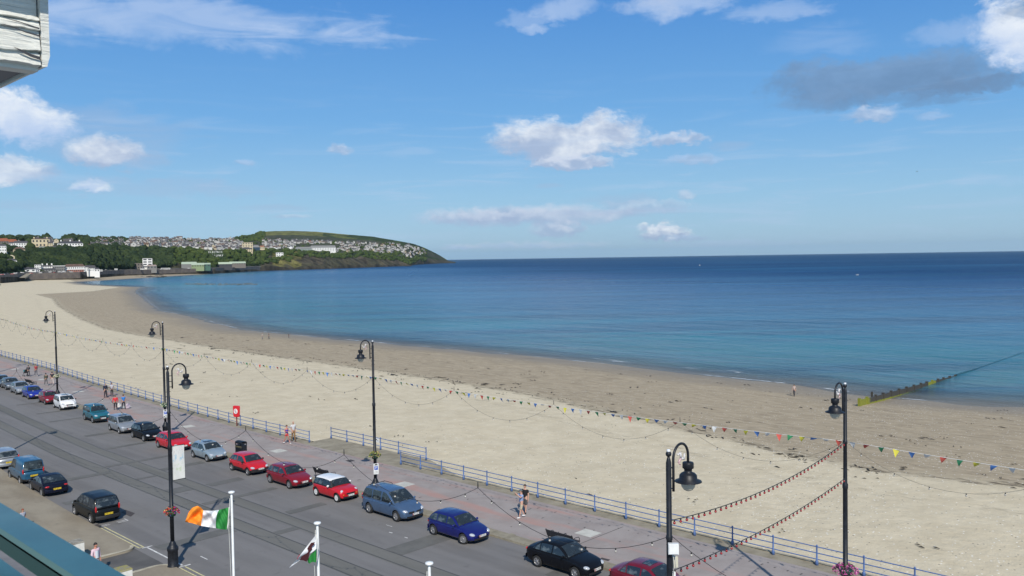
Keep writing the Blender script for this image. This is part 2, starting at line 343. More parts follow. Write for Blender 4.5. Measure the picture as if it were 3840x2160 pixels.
wl_ = T.m('SINE', T.m('MULTIPLY', T.m('ADD', sh, T.m('MULTIPLY', T.noise(T.mapv(pos, (1, .3, 1)), 0.05, 4, .6), 26)), 0.85)); col = T.mix(T.m('MULTIPLY', T.mr(wl_, 0.25, 0.9), T.mr(sh, 55, 10, 0, 0.65)), col, (0.035, 0.085, 0.125))
# foam lines near the edge
nf = T.noise(T.mapv(pos, (1, .25, 1)), 0.10, 4, 0.6, .3); wv = T.m('SINE', T.m('MULTIPLY', T.m('ADD', sh, T.m('MULTIPLY', nf, 30)), 0.55))
foam = T.m('MULTIPLY', T.m('MULTIPLY', T.mr(wv, 0.955, 0.995), T.mr(sh, 34, 8, 0, 1)), T.mr(T.noise(T.mapv(pos, (1, .3, 1)), 0.2, 5, 0.7), 0.57, 0.66, 0, .8))
edge = T.m('MULTIPLY', T.mr(T.m('ABSOLUTE', T.m('SUBTRACT', T.m('ADD', sh, T.m('MULTIPLY', T.m('SUBTRACT', nf, .5), 3)), 1.6)), 0.08, 0.38, 1, 0), T.mr(T.noise(pos, 0.12, 5, 0.75), 0.45, 0.58))
fo = T.m('MAXIMUM', foam, edge); col = T.mix(fo, col, (0.8, 0.83, 0.85))
T.set(b.inputs['Base Color'], col); T.set(b.inputs['Roughness'], T.mr(sh, 0, 900, 0.16, 0.42)); b.inputs['IOR'].default_value = 1.33
T.set(b.inputs['Specular IOR Level'], T.mr(sh, 20, 700, 0.30, 0.07))
h1 = T.noise(T.mapv(pos, (1, .45, 1), (0, 0, R(-12))), 0.55, 5, 0.65); h2 = T.noise(T.mapv(pos, (1, .4, 1), (0, 0, R(-12))), 0.09, 5, 0.6)
T.set(b.inputs['Normal'], T.bump(T.m('ADD', T.m('MULTIPLY', h1, 0.7), T.m('MULTIPLY', h2, 2.4)), 1.0, 1.1))
tr = T.add('ShaderNodeBsdfTransparent'); ms = T.add('ShaderNodeMixShader'); out = T.n['Material Output']
T.set(ms.inputs[0], T.m('MAXIMUM', fo, T.mr(T.m('ADD', sh, T.m('MULTIPLY', T.m('SUBTRACT', nf, .5), 10)), -2, 20, 0.3, 1.0)))
T.l.new(tr.outputs[0], ms.inputs[1]); T.l.new(b.outputs[0], ms.inputs[2]); T.l.new(ms.outputs[0], out.inputs[0])
sea = struct(npmesh('sea', np.c_[P, np.full(len(P), SEA)], F, m, attrs={'shore': s}))

# ---------------------------------------------------------------- promenade and road strips following the bend of the bay
CY = [-200, 80, 87, 94.5, 102, 110, 120.6, 128, 139, 147, 156, 176, 250, 400, 800, 900, 960, 1040, 1200]
CX = [0, 0, .3, .62, 1.0, 1.5, 2.15, 2.7, 3.65, 4.4, 4.85, 5.8, 15, 58, 164, 196, 226, 248, 265]
def dx(y): return float(np.interp(y, CY, CX))
def yl(y0, y1):
    r_ = [y0, y1]+[v for v in CY if y0 < v < y1]+[v for v in np.arange(math.ceil(y0/10)*10, min(y1, 300), 10) if y0 < v < y1]
    return sorted(set(r_))
def strip(mb, x0, x1, y0, y1, z, k=0, zb=None):
    ys = yl(y0, y1); rows = [[(x0+dx(y), y, z), (x1+dx(y), y, z)] for y in ys]
    mb.grid(rows, k, False, flip=True)
    if zb is not None:
        mb.grid([[(x1+dx(y), y, z), (x1+dx(y), y, zb)] for y in ys], k, False, flip=True)
        mb.grid([[(x0+dx(y), y, zb), (x0+dx(y), y, z)] for y in ys], k, False, flip=True)
def surf(name, c1, c2, sc, c3=None, streak=None, rough=0.9, fine=30, stain=0.25, bands=None):
    m = bpy.data.materials.new(name); m.use_nodes = True; T = NT(m.node_tree); b = T.n['Principled BSDF']
    pos = T.add('ShaderNodeNewGeometry').outputs['Position']
    v = T.mapv(pos, streak) if streak else pos
    c = T.mix(T.mr(T.noise(v, sc, 6, 0.62, .2), 0.35, 0.65), c1, c2)
    if c3: c = T.mix(T.mr(T.noise(T.mapv(pos, (1, .15, 1)), 0.45, 5, 0.65), 0.5, 0.66, 0, 0.85), c, c3)
    c = T.mix(T.mr(T.noise(pos, 0.9, 7, 0.7), 0.56, 0.75, 0, stain), c, tuple(q*0.45 for q in c1))
    if bands:                            # long wheel-worn bands along the road
        sp_ = T.add('ShaderNodeSeparateXYZ'); T.l.new(pos, sp_.inputs[0])
        wv = T.noise(T.mapv(pos, (.9, .012, 0)), 1.0, 3, .5); c = T.mix(T.mr(wv, .42, .6, 0, bands), c, tuple(q*1.35 for q in c1))
    T.set(b.inputs['Base Color'], c); b.inputs['Roughness'].default_value = rough; b.inputs['Specular IOR Level'].default_value = 0.25
    T.set(b.inputs['Normal'], T.bump(T.noise(pos, fine, 4, 0.7), 0.25, 0.02)); MATS[name] = m; return m
M_road = surf('road_asphalt', (0.152, 0.146, 0.143), (0.188, 0.181, 0.176), 0.35, streak=(1, .25, 1), bands=0.5, stain=.5)
M_track = surf('track_asphalt', (0.138, 0.135, 0.122), (0.168, 0.163, 0.149), 0.5, streak=(1, .12, 1))
M_tarold = surf('old_tar', (0.122, 0.121, 0.114), (0.148, 0.146, 0.137), 0.8, stain=.4)
M_prom = surf('promenade_paving', (0.29, 0.252, 0.235), (0.335, 0.297, 0.278), 0.6, c3=(0.40, 0.245, 0.21), stain=0.18)
M_kerb = surf('kerb_stone', (0.225, 0.20, 0.15), (0.30, 0.27, 0.205), 1.5, stain=.4)
M_pave = surf('hotel_pavement', (0.235, 0.20, 0.15), (0.305, 0.265, 0.20), 0.5, streak=(1, .4, 1), stain=.35)
M_fore = surf('forecourt_asphalt', (0.16, 0.158, 0.165), (0.20, 0.196, 0.20), 0.5)
M_drive = surf('driveway_asphalt', (0.092, 0.09, 0.088), (0.125, 0.12, 0.115), 0.6)
M_conc = surf('sea_wall_concrete', (0.235, 0.205, 0.15), (0.32, 0.285, 0.215), 0.7, stain=.5)
M_rail = mat('rail_groove', (0.055, 0.053, 0.05), 0.5, 0.4); M_white = mat('road_paint_white', (0.62, 0.61, 0.58), 0.7, vary=.2, vscale=4); M_yel = mat('road_paint_yellow', (0.58, 0.52, 0.27), 0.7, vary=.2, vscale=5)
mb = MB(); strip(mb, 20.6, 35.75, -60, 1200, 0.0); struct(mb.build('road', M_road))
mb = MB(); strip(mb, 28.95, 30.12, -60, 400, 0.004); strip(mb, 26.3, 27.5, -60, 400, 0.004); struct(mb.build('tram_track_bed', M_track))
mb = MB()
for x in (26.35, 27.42, 29.05, 30.06): strip(mb, x, x+0.05, -60, 400, 0.009)
struct(mb.build('tram_rails', M_rail))
mb = MB(); strip(mb, 36.55, 42.7, -60, 260, 0.12); strip(mb, 36.55, 42.7, 260, 1200, 0.12); struct(mb.build('promenade', M_prom))
mb = MB(); strip(mb, 35.75, 36.55, -60, 1200, 0.116, 0, 0.0); struct(mb.build('kerb', M_kerb))
mb = MB(); strip(mb, 42.7, 43.62, -60, 1200, 0.124, 0, -3.0); mb.box((44.68, 60.2, -1.4), (2.5, 13.9, 3.03)); mb.v += []
# ramp down to the sand at the end of the landing
b0 = len(mb.v)
mb.poly([(43.62, 53.2, .115), (43.62, 43.0, -2.2), (45.92, 43.0, -2.2), (45.92, 53.2, .115)]); mb.poly([(45.92, 53.2, .115), (45.92, 43.0, -2.2), (45.92, 43.0, -3), (45.92, 53.2, -3)])
struct(mb.build('sea_wall', M_conc))
mb = MB(); strip(mb, 43.0, 43.35, -60, 260, 0.20, 0, 0.1)
mb2 = MB()
for (a, b_) in ((-60, 53.9), (66.9, 260)): strip(mb2, 43.56, 43.80, a, b_, 0.17, 0, -0.3)
struct(mb2.build('sea_wall_coping', mat('coping', (0.33, 0.29, .21), .9, vary=.3, vscale=1.2)))
# hotel side: pavement, driveway, forecourt
def flat(name, poly, z, m): mb = MB(); mb.poly([(x, y, z) for x, y in poly]); return struct(mb.build(name, m))
def arc(cx, cy, r, a0, a1, n=8): return [(cx+r*math.cos(R(a0+(a1-a0)*i/n)), cy+r*math.sin(R(a0+(a1-a0)*i/n))) for i in range(n+1)]
northpoly = [(17.0, 49.75)]+arc(19.9, 50.55, 0.75, -90, 0)+[(20.68, 60), (20.98, 70), (21.5, 78), (22.0, 90), (20.6+dx(110), 110), (20.6+dx(180), 180), (17, 180)]
southpoly = [(17.0, -30), (20.68, -30)]+[(20.68, 45.2)]+arc(20.0, 45.5, .68, 0, 90)+[(17, 46.3)]
for nm, pl in (('pavement_north', northpoly), ('pavement_south', southpoly)):
    mb = MB(); mb.poly([(x, y, 0.12) for x, y in pl]); n = len(pl)
    for i in range(n):
        a, b_ = pl[i], pl[(i+1) % n]; mb.poly([(a[0], a[1], 0.12), (a[0], a[1], 0), (b_[0], b_[1], 0), (b_[0], b_[1], 0.12)])
    struct(mb.build(nm, M_pave))
flat('driveway', [(8, 45.3), (20.6, 45.3), (20.6, 50.8), (8, 50.8)], 0.002, M_drive)
flat('forecourt', [(-30, -30), (17.0, -30), (17.0, 300), (-30, 300)], -0.004, M_fore)
# light kerb edging round the driveway corners
mb = MB()
for pl, sgn in ((arc(19.9, 50.55, 0.745, -90, 0), 1), (arc(20.0, 45.5, .675, 0, 90), 1)):
    pts = pl; cxy = (19.9, 50.55) if pl[0][1] > 48 else (20.0, 45.5)
    inn = [((p[0]-cxy[0])*.72+cxy[0], (p[1]-cxy[1])*.72+cxy[1]) for p in pts]
    mb.grid([[(a[0], a[1], .124), (b_[0], b_[1], .124)] for a, b_ in zip(pts, inn)], 0, False)
mb.poly([(18.0, 49.8, .124), (19.9, 49.77, .124), (19.9, 50.0, .124), (18.0, 50.1, .124)]); mb.poly([(18.3, 46.22, .124), (20.0, 46.2, .124), (20.0, 45.98, .124), (18.3, 45.9, .124)])
struct(mb.build('kerb_edging', mat('pale_kerb', (0.40, 0.36, .27), .9, vary=.2)))
# road markings
mb = MB()
def q(x0, y0, x1, y1, z=.005, k=0): mb.poly([(x0, y0, z), (x1, y0, z), (x1, y1, z), (x0, y1, z)], k)
q(20.78, 50.0, 20.86, 55.9, k=1); q(21.02, 50.0, 21.10, 55.8, k=1); q(20.78, 50.0, 21.1, 50.08, .009, 1)
q(20.86, 30, 20.94, 45.05, k=1); q(21.14, 30, 21.22, 45.05, k=1)
q(21.12, 45.35, 21.22, 49.8); q(20.9, 49.83, 21.5, 49.93, .009); q(20.8, 45.12, 21.55, 45.24, .009)
q(20.9, 55.97, 21.5, 56.03, .009); q(20.95, 56.2, 21.5, 56.26); q(22.0, 56.0, 22.66, 56.06); q(22.0, 56.25, 22.6, 56.31); q(22.6, 56.0, 22.66, 56.6, .009)
q(22.5, 45.2, 22.56, 46.0); q(33.0, 42, 33.04, 42.6)
for i in range(3): y = 41.3-i*1.45; mb.poly([(32.2+random.uniform(-.05, .05), y, .005), (32.27, y, .005), (32.3, y-random.uniform(.2, .7), .005), (32.21, y-.3, .005)], 0)
struct(mb.build('road_markings', [M_white, M_yel]))
# trench repairs and iron covers
mb = MB()
def pxp(pts, z=.013, k=0):
    g_ = [gp(*p, 0) for p in pts]; mb.poly([(p.x, p.y, z) for p in g_], k)
def r3(x, y): return (700+x*.3451, 1500+y*.3451)
def r1(x, y): return (x*.31056, 1340+y*.31056)
def r5(x, y): return (1300+x*.31746, 1700+y*.31746)
def r2(x, y): return (x*.3451, 1660+y*.3451)
def r6(x, y): return (1900+x*.27174, 1860+y*.27174)
def rect(x0, y0, x1, y1, k=0, z=.013): j = lambda: random.uniform(-.06, .06); mb.poly([(x0+j(), y0+j(), z), (x1+j(), y0+j(), z), (x1+j(), y1+j(), z), (x0+j(), y1+j(), z)], k)
for (x0, x1, y, wd) in ((30.2, 34.9, 37.5, 1.5), (30.3, 33.2, 49.2, .8), (30.3, 33.0, 59.8, .9), (27.6, 33.2, 55.5, .6), (30.2, 33.6, 67.3, .8), (27.6, 33.0, 72.0, .6), (30.3, 33.9, 79.0, .7), (31.0, 33.6, 86.4, .8), (31, 34.2, 97.5, .6), (31.5, 34.9, 104, .5), (31.5, 34.6, 112.5, .5), (21.2, 27, 69.8, .9), (27.5, 29, 60, 1.4), (27.5, 29, 46, .7), (21.5, 26.2, 48.6, 1.1), (21.3, 23.0, 63, .8), (33.2, 35.2, 28.6, 1.0), (27.5, 29.0, 66, .5)):
    y_ = y; rect(x0+dx(y)*.9, y_, x1+dx(y)*.9, y_+wd, 0)
pxp([r2(1320, 760), r2(1360, 730), r2(1465, 768), r2(1420, 805)], .016, 1); pxp([r2(1025, 918), r2(1060, 905), r2(1110, 925), r2(1070, 937)], .126, 1)
pxp([r3(1725, 675), r3(1785, 662), r3(1830, 675), r3(1770, 692)], .128, 1); pxp([r6(1310, 880), r6(1430, 910), r6(1400, 930), r6(1290, 900)], .128, 1)
pxp([r5(1885, 985), r5(1950, 965), r5(2005, 990), r5(1930, 1015)], .122, 2)
struct(mb.build('road_repairs', [M_tarold, mat('iron_cover', (0.085, 0.07, 0.062), .7, .3), M_kerb]))
# pale squares, joints and the line of studs in the promenade
mb = MB()
for i in range(10):
    y = 31.85-17.1*2+17.1*i; a = dx(y)
    mb.poly([(39.12+a, y-.62, .128), (40.22+a, y-.62, .128), (40.22+a, y+.62, .128), (39.12+a, y+.62, .128)], 0)
for y in (31.0,): mb.poly([(36.9, y-.03, .125), (42.0, y-.03, .125), (42.0, y+.03, .125), (36.9, y+.03, .125)], 1)
for i in range(300):
    y = -10+i*.72; a = dx(y); x = 41.6+a+random.uniform(-.05, .05); l = random.uniform(.04, .15)
    if random.random() < .72: mb.poly([(x-l, y-.03, .125), (x+l, y-.05, .125), (x+l, y+.04, .125), (x-l*.6, y+.05, .125)], 1)
for i in range(70):
    y = random.uniform(0, 160); x = random.uniform(37, 42.4)+dx(y); l = random.uniform(.03, .22)
    mb.poly([(x-l, y-.05, .126), (x+l, y-.03, .126), (x+l*.7, y+.06, .126), (x-l*.5, y+.04, .126)], 1)
struct(mb.build('paving_inlays', [mat('pale_slab', (0.50, 0.485, 0.43), .85, vary=.1, vscale=2), mat('dark_stain', (0.11, .1, .095), .85)]))
# seaweed scattered over the sand
mb = MB()
for i in range(360):
    if i < 150: y = random.uniform(12, 240); x = random.uniform(88, 128)+max(0, (y-240)*.1)
    elif i < 315: y = random.uniform(10, 200); x = float(np.interp(y, WET[::-1, 1], WET[::-1, 0]))+random.gauss(0, 3)
    else: y = random.uniform(5, 180); x = random.uniform(46, 90)
    s_ = float(sdist(np.array([[x, y]]), SHORE)[0]); zz = float(beach_z(np.array([s_]))[0])+.05
    if s_ > -3: continue
    L_ = random.uniform(.2, .8)*(1.3 if random.random() < .12 else .75); a = random.gauss(math.pi/2-.35, .5); n = 7
    for k_ in range(random.randint(1, 4)):
        ox, oy = random.gauss(0, .35), random.gauss(0, .5)
        rad = [random.uniform(.25, 1) for _ in range(n)]; pts = []
        for j in range(n):
            t = 2*math.pi*j/n; u_, v_ = L_*rad[j]*math.cos(t), L_*.2*rad[j]*math.sin(t)
            pts.append((x+ox+u_*math.cos(a)-v_*math.sin(a), y+oy+u_*math.sin(a)+v_*math.cos(a), zz+.015))
        bi = len(mb.v); mb.v += pts+[(x+ox, y+oy, zz+.09)]
        for j in range(n): mb.face((bi+j, bi+(j+1) % n, bi+n))
stuff(mb.build('seaweed', mat('seaweed', (0.035, 0.027, 0.015), .6)), 'dark clumps of seaweed scattered across the damp sand', 'seaweed')
# ================================================================ STREET FURNITURE
M_blue = mat('fence_blue_paint', (0.082, 0.15, 0.335), .45, vary=.2, vscale=6); M_blk = mat('black_enamel', (0.012, 0.014, 0.019), .45, vary=.3, vscale=5, spec=.35)
M_bowl = mat('lamp_bowl_glass', (0.55, 0.52, 0.42), .15); M_finw = mat('finial_white', (0.7, 0.72, 0.75), .4); M_wire = mat('cable_black', (0.02, 0.02, 0.02), .5); M_wire2 = mat('cable_weathered', (0.13, 0.12, 0.10), .7)
M_wp = mat('white_gloss', (0.72, 0.73, 0.72), .35, vary=.06, vscale=4)
# --- fences: posts and three rails
def post_bm():
    mb = MB(); mb.lathe([(.085, 0), (.085, .2), (.07, .24), (.045, .27), (.042, 1.0), (.055, 1.02), (.05, 1.06), (.02, 1.09), (0, 1.1)], n=10); return mb
post_me = None
def fence(label, x0, ys, z0, bend=True):
    global post_me
    D = dx if bend else (lambda y: 0.0)
    t = thing('railing', label, 'railing', (x0+D(ys[0]), ys[0], z0)); ox, oy = x0+D(ys[0]), ys[0]
    for y in ys:
        if post_me is None: p = post_bm().build('post', M_blue, t); post_me = p.data
        else: p = bpy.data.objects.new('post', post_me); COL.objects.link(p); p.parent = t
        p.location = (x0+D(y)-ox, y-oy, 0)
    for z in (.32, .65, .98):
        mb = MB(); mb.tube([(x0+D(y)-ox, y-oy, z) for y in ys], .030, 6); mb.build('rail', M_blue, t)
    return t
sp = 2.463
fence('long blue three-bar railing between the promenade and the sand, running to the far left', 43.38, [66.93+sp*i for i in range(46)], .12)
fence('short blue railing set forward at the outer edge of the concrete landing', 45.7, [66.9-i*2.46 for i in range(5)]+[53.5], .115, False)
fence('blue three-bar railing beside the promenade from the ramp to the bottom right', 43.38, [53.9]+[51.49-sp*i for i in range(26)], .12)
# --- lamp posts
def make_lamp(label):
    t = thing('lamp_post', label, 'lamp post')
    mb = MB(); mb.lathe([(.30, 0), (.30, .14), (.275, .17), (.265, .95), (.295, .98), (.295, 1.14), (.26, 1.18), (.19, 1.28), (.185, 1.34), (.13, 1.44), (.108, 1.5)], n=20); mb.build('base', M_blk, t)
    mb = MB(); mb.lathe([(.105, 1.5), (.105, 2.84), (.12, 2.85), (.12, 2.92), (.105, 2.93), (.100, 6.46), (.118, 6.5), (.118, 6.66), (.088, 6.72), (.08, 8.4), (.095, 8.42), (.095, 8.52), (.08, 8.54), (.078, 10.62), (.05, 10.74), (.03, 10.8)], n=14)
    for z in (9.6, 9.35, 8.3, 5.4): mb.tube([(-.14, 0, z), (.14, 0, z)], .014, 6)
    mb.build('pole', M_blk, t)
    mb = MB(); mb.ball((0, 0, 10.87), .085, 12, 8); mb.lathe([(.05, 10.93), (.055, 10.96), (.05, 11.0), (0, 11.01)], n=10, k=1); mb.build('finial', [M_blk, M_finw], t)
    mb = MB(); cx, cz, r = .63, 10.66, .39
    mb.tube([(cx-r, 0, 9.75), (cx-r, 0, 10.3), (cx-r, 0, cz)]+[(cx-r*math.cos(R(a)), 0, cz+r*math.sin(R(a))*1.03) for a in range(12, 180, 12)]+[(cx+r, 0, cz), (cx+r, 0, 10.4)], .038, 10)
    for z in (9.85, 10.15, 10.45): mb.tube([(.0, 0, z), (cx-r, 0, z)], .02, 6)
    mb.build('arm', M_blk, t)
    mb = MB(); mb.lathe([(.05, 10.47), (.155, 10.45), (.165, 10.42), (.165, 10.28), (.12, 10.25), (.11, 10.17), (.20, 10.13), (.255, 10.07), (.265, 9.95), (.39, 9.90), (.40, 9.88), (.23, 9.87)], c=(cx+r, 0, 0), n=24); h = mb.build('lamp_head', M_blk, t)
    mb = MB(); mb.lathe([(.225, 9.875), (.222, 9.82), (.19, 9.72), (.13, 9.64), (.06, 9.605), (0, 9.60)], c=(cx+r, 0, 0), n=20); mb.build('bowl', M_bowl, h)
    mb = MB()                                # three bent legs ornament
    for i in range(3):
        a = R(100+120*i); u = Vector((math.cos(a), 0, math.sin(a))); v = Vector((-u.z, 0, u.x)); c = Vector((cx+.01, 0, cz-.02))
        hip = c+u*.02; kn = c+u*.17; an = kn-v*.0+u*-.03+v*.15; toe = an+u*.06+v*.02
        mb.tube([hip, c+u*.1, kn], [.034, .034, .026], 7, k=i % 2); mb.tube([kn, kn*.45+an*.55, an], [.027, .022, .014], 7, k=i % 2); mb.tube([an, toe], [.016, .008], 6, k=i % 2)
    mb.build('leg_emblem', [mat('emblem_silver', (.62, .60, .60), .4), mat('emblem_pink', (.55, .38, .38), .5)], t)
    return t
LW, LE = 20.65, 36.12
lampL = make_lamp('black swan-neck street lamp with a hanging banner and a red and yellow basket')
lampL.location = (LW, 45.35, 0)
LAMPS = {}
for key, x, y, rz, lab in (
    ('Lr', LW, 13.62, 0, 'nearest black lamp post carrying white and cream electrical boxes, its narrow arch before the sand'),
    ('Ln', 21.35, 81.4, 0, 'hotel side lamp post beyond the left edge, its shadow crossing the road'),
    ('Lf', 24.2, 118.5, 0, 'farther hotel side lamp post beyond the left edge, shadow crossing the promenade'),
    ('S4', LE, 14.95, math.pi, 'black seafront lamp post with a purple flower basket and red bulb strings tied to it'),
    ('S3', LE, 47.7, math.pi, 'black seafront lamp post with a parking sign, rising behind the blue people carrier'),
    ('S2', LE+.05, 80.2, math.pi, 'black seafront lamp post with a white flower basket behind the near banner lamp'),
    ('S1', LE+1.05, 111.6, math.pi+.06, 'farthest black seafront lamp post, behind the small dark red hatchback'),
    ('S0', 40.2, 147.8, math.pi+.1, 'seafront lamp post beyond the left edge of the view')):
    c = copy_tree(lampL); c.location = (x, y, 0); c.rotation_euler = (0, 0, rz); c['label'] = lab; c['group'] = 'swan-neck lamp posts along the promenade'; LAMPS[key] = c
lampL['group'] = 'swan-neck lamp posts along the promenade'
for k in ('Ln', 'Lf', 'S0'): pass
# --- flower baskets bolted to the posts
M_green = mat('planter_green', (0.02, 0.09, 0.065), .5)
def basket(x, y, z, cols, label, leaf=(0.05, 0.09, 0.03), r=.36, seed=1):
    rs = random.Random(seed); t = thing('flower_basket', label, 'flower basket', (x, y, z), 0, 'flower baskets on the lamp posts')
    mb = MB(); mb.lathe([(.17, 0), (.2, .0), (.29, .25), (.30, .27), (.13, .27)], n=16); mb.build('planter', M_green, t)
    mb = MB()
    for i in range(420):
        a = rs.uniform(0, 6.283); q_ = math.sqrt(rs.random())*r*1.15; h = .26+.26*(1-(q_/(r*1.2))**2)*rs.uniform(.5, 1.1)-(.16*rs.random() if q_ > r*.85 else 0)
        c = Vector((math.cos(a)*q_, math.sin(a)*q_, h)); k = 0 if rs.random() < .3 else 1+min(len(cols)-1, int(((a/6.283)*1.6+rs.random()*.9) % 1*len(cols)))
        s_ = rs.uniform(.025, .05); n_ = Vector((rs.uniform(-1, 1), rs.uniform(-1, 1), rs.uniform(.2, 1))).normalized(); u = n_.orthogonal().normalized()*s_; v = n_.cross(u)
        mb.poly([c+u, c+v*1.1, c-u, c-v*1.1], k)
    mb.build('flowers', [mat('leaf_%d' % seed, leaf, .7)]+[mat('petal_%s' % ''.join('%02d' % int(q_*99) for q_ in c), c, .6) for c in cols], t)
basket(LW, 45.35, 2.86, [(.55, .02, .03), (.62, .33, .05), (.5, .03, .05), (.16, .05, .35)], 'flower basket of red, yellow and violet blooms on the near banner lamp', seed=3)
basket(LE, 14.95, 2.72, [(.40, .05, .22), (.5, .12, .32), (.32, .04, .2)], 'flower basket of purple pink petunias low on the right seafront lamp', seed=4, r=.46)
basket(LE, 47.7, 2.86, [(.30, .32, .06), (.34, .22, .12), (.2, .26, .06)], 'flower basket of sparse yellow green plants above the parking sign', seed=5)
basket(LE+.05, 80.2, 2.86, [(.7, .72, .6), (.6, .62, .4), (.12, .2, .05)], 'flower basket of white blooms just left of the near banner lamp', seed=6)
basket(LE+1.05, 111.6, 2.86, [(.7, .7, .55), (.7, .6, .3), (.6, .62, .5)], 'flower basket of white and cream blooms on the farthest seafront lamp', seed=7)
# --- banner
t = thing('banner', 'white cloth banner with a faint watercolour sketch hanging from the near lamp post', 'banner', (LW, 45.35, 0))
mb = MB(); mb.grid([[(.14+.66*i/8, -.012*math.sin(i*.9+j*.5), 4.78+1.84*j/10) for i in range(9)] for j in range(11)], 0, True)
bm_ = bpy.data.materials.new('banner_print'); bm_.use_nodes = True; T = NT(bm_.node_tree); b = T.n['Principled BSDF']; o_ = T.add('ShaderNodeTexCoord').outputs['Object']
sz = T.add('ShaderNodeSeparateXYZ'); T.l.new(o_, sz.inputs[0]); n_ = T.noise(T.mapv(o_, (4, 4, 2.2)), 1.2, 5, .65)
c_ = T.mix(T.m('MULTIPLY', T.mr(n_, .5, .62), T.mr(T.m('ABSOLUTE', T.m('SUBTRACT', sz.outputs[2], 5.95)), .05, .3, 1, 0)), (.66, .66, .63), (.36, .52, .62))
c_ = T.mix(T.m('MULTIPLY', T.mr(T.noise(T.mapv(o_, (5, 5, 3)), 1.6, 4, .7), .5, .6, 0, .7), T.mr(T.m('ABSOLUTE', T.m('SUBTRACT', sz.outputs[2], 5.4)), .05, .4, 1, 0)), c_, (.46, .56, .36))
c_ = T.mix(T.m('MULTIPLY', T.mr(T.noise(T.mapv(o_, (14, 14, 3)), 1.2, 3, .7), .57, .62, 0, .6), T.mr(sz.outputs[2], 6.0, 6.2)), c_, (.45, .35, .33))
T.set(b.inputs['Base Color'], c_); b.inputs['Roughness'].default_value = .7; mb.build('cloth', bm_, t)
mb = MB(); mb.tube([(0, 0, 6.63), (.84, 0, 6.63)], .018, 6); mb.build('bracket', M_blk, t); mb = MB(); mb.tube([(0, 0, 4.76), (.84, 0, 4.76)], .018, 6); mb.build('bracket', M_blk, t)
# --- electrical boxes on the nearest post
def ebox(name, label, loc, size, m, rz):
    t = thing(name, label, 'electrical box', loc, rz)
    mb = MB(); mb.box((0, 0, 0), size); mb.box((0, -size[1]/2-.012, 0), (size[0]*.9, .02, size[2]*.88)); mb.build('case', m, t)
    mb = MB(); mb.tube([(0, size[1]*.4, -size[2]/2), (.02, size[1]*.5, -size[2]/2-.35), (0, size[1]*.55, -size[2]/2-.8)], .012, 5); mb.tube([(.05, size[1]*.4, -size[2]/2), (.07, size[1]*.5, -size[2]/2-.5)], .01, 5); mb.build('cable', mat('grey_cable', (.45, .44, .4), .6), t)
ebox('junction_box', 'large white electrical box high on the nearest lamp post', (LW-.10, 13.62-.2, 8.22), (.29, .14, .30), M_wp, R(-50))
M_cream = mat('cream_plastic', (.55, .53, .42), .45)
ebox('junction_box', 'cream electrical box below the white one on the nearest lamp post', (LW+.22, 13.62+.02, 7.72), (.15, .24, .33), M_cream, R(-20))
ebox('junction_box', 'small grey white box lowest on the nearest lamp post', (LW+.2, 13.62+.05, 7.33), (.12, .16, .2), M_wp, R(-20))
# --- parking signs
M_sblue = mat('sign_blue', (.02, .08, .42), .4); M_sblk = mat('sign_black', (.02, .02, .02), .5)
def psign(x, y, z, rz, label):
    t = thing('parking_sign', label, 'parking sign', (x, y, z), rz)
    mb = MB(); mb.box((0, 0, 0), (.34, .012, .74)); mb.build('panel', M_wp, t)
    mb = MB(); mb.box((0, -.01, .06), (.24, .006, .26)); p = mb.build('blue_square', M_sblue, t)
    text_mesh('P', .26, 'letter', M_wp, p, (0, -.016, .055), (math.pi/2, 0, 0))
    mb = MB(); mb.box((0, -.01, .27), (.24, .006, .05)); mb.box((0, -.01, .31), (.14, .006, .05)); mb.build('car_symbol', M_sblk, t)
    for i, l in enumerate(('2 hours', 'No return', 'within 2 hrs')): text_mesh(l, .062, 'lettering', M_sblk, t, (0, -.01, -.15-.07*i), (math.pi/2, 0, 0), .002)
psign(LE-.04, 47.7-.16, 2.16, R(-30), 'white parking sign with a blue P square on the lamp behind the people carrier')
psign(LE+.0, 80.2-.16, 2.3, R(-30), 'distant white parking sign below the white flower basket')
t = thing('notice_board', 'small white notice tied to the top bar of the landing railing', 'notice', (45.66, 58.9+1.0, .9)); mb = MB(); mb.box((0, 0, 0), (.02, .45, .36)); mb.build('panel', M_wp, t)
mb = MB(); mb.box((-.014, .1, .05), (.006, .12, .08)); mb.box((-.014, -.08, -.04), (.006, .16, .04)); mb.build('print', M_sblk, t)
# --- bunting and bulb strings
PEN = [mat('pennant_'+n, c, .7) for n, c in (('yellow', (.74, .66, .08)), ('green', (.06, .32, .14)), ('red', (.66, .12, .09)), ('white', (.80, .80, .78)), ('blue', (.10, .24, .58)))]
M_tape = mat('bunting_tape', (.75, .75, .72), .7)
def lerp(a, b, t): return a+(b-a)*t
pen_me = []
for k in range(5):
    for v in range(3):
        mb = MB(); w_ = .27; hh = .33; sw = (.10, .28, .46)[v]; rows = []
        for j in range(5):
            f = j/4; ww = w_*(1-f)/2; rows.append([(sw*f*f*.5, -ww+.10*f*v, -hh*f*(1-.12*v)), (sw*f*f*.5+.02*math.sin(3*f), 0.10*f*v, -hh*f*(1-.12*v)), (sw*f*f*.5, ww+.10*f*v, -hh*f*(1-.12*v))])
        mb.grid(rows, 0, True); o = mb.build('pennant', PEN[k]); pen_me.append(o.data); bpy.data.objects.remove(o)
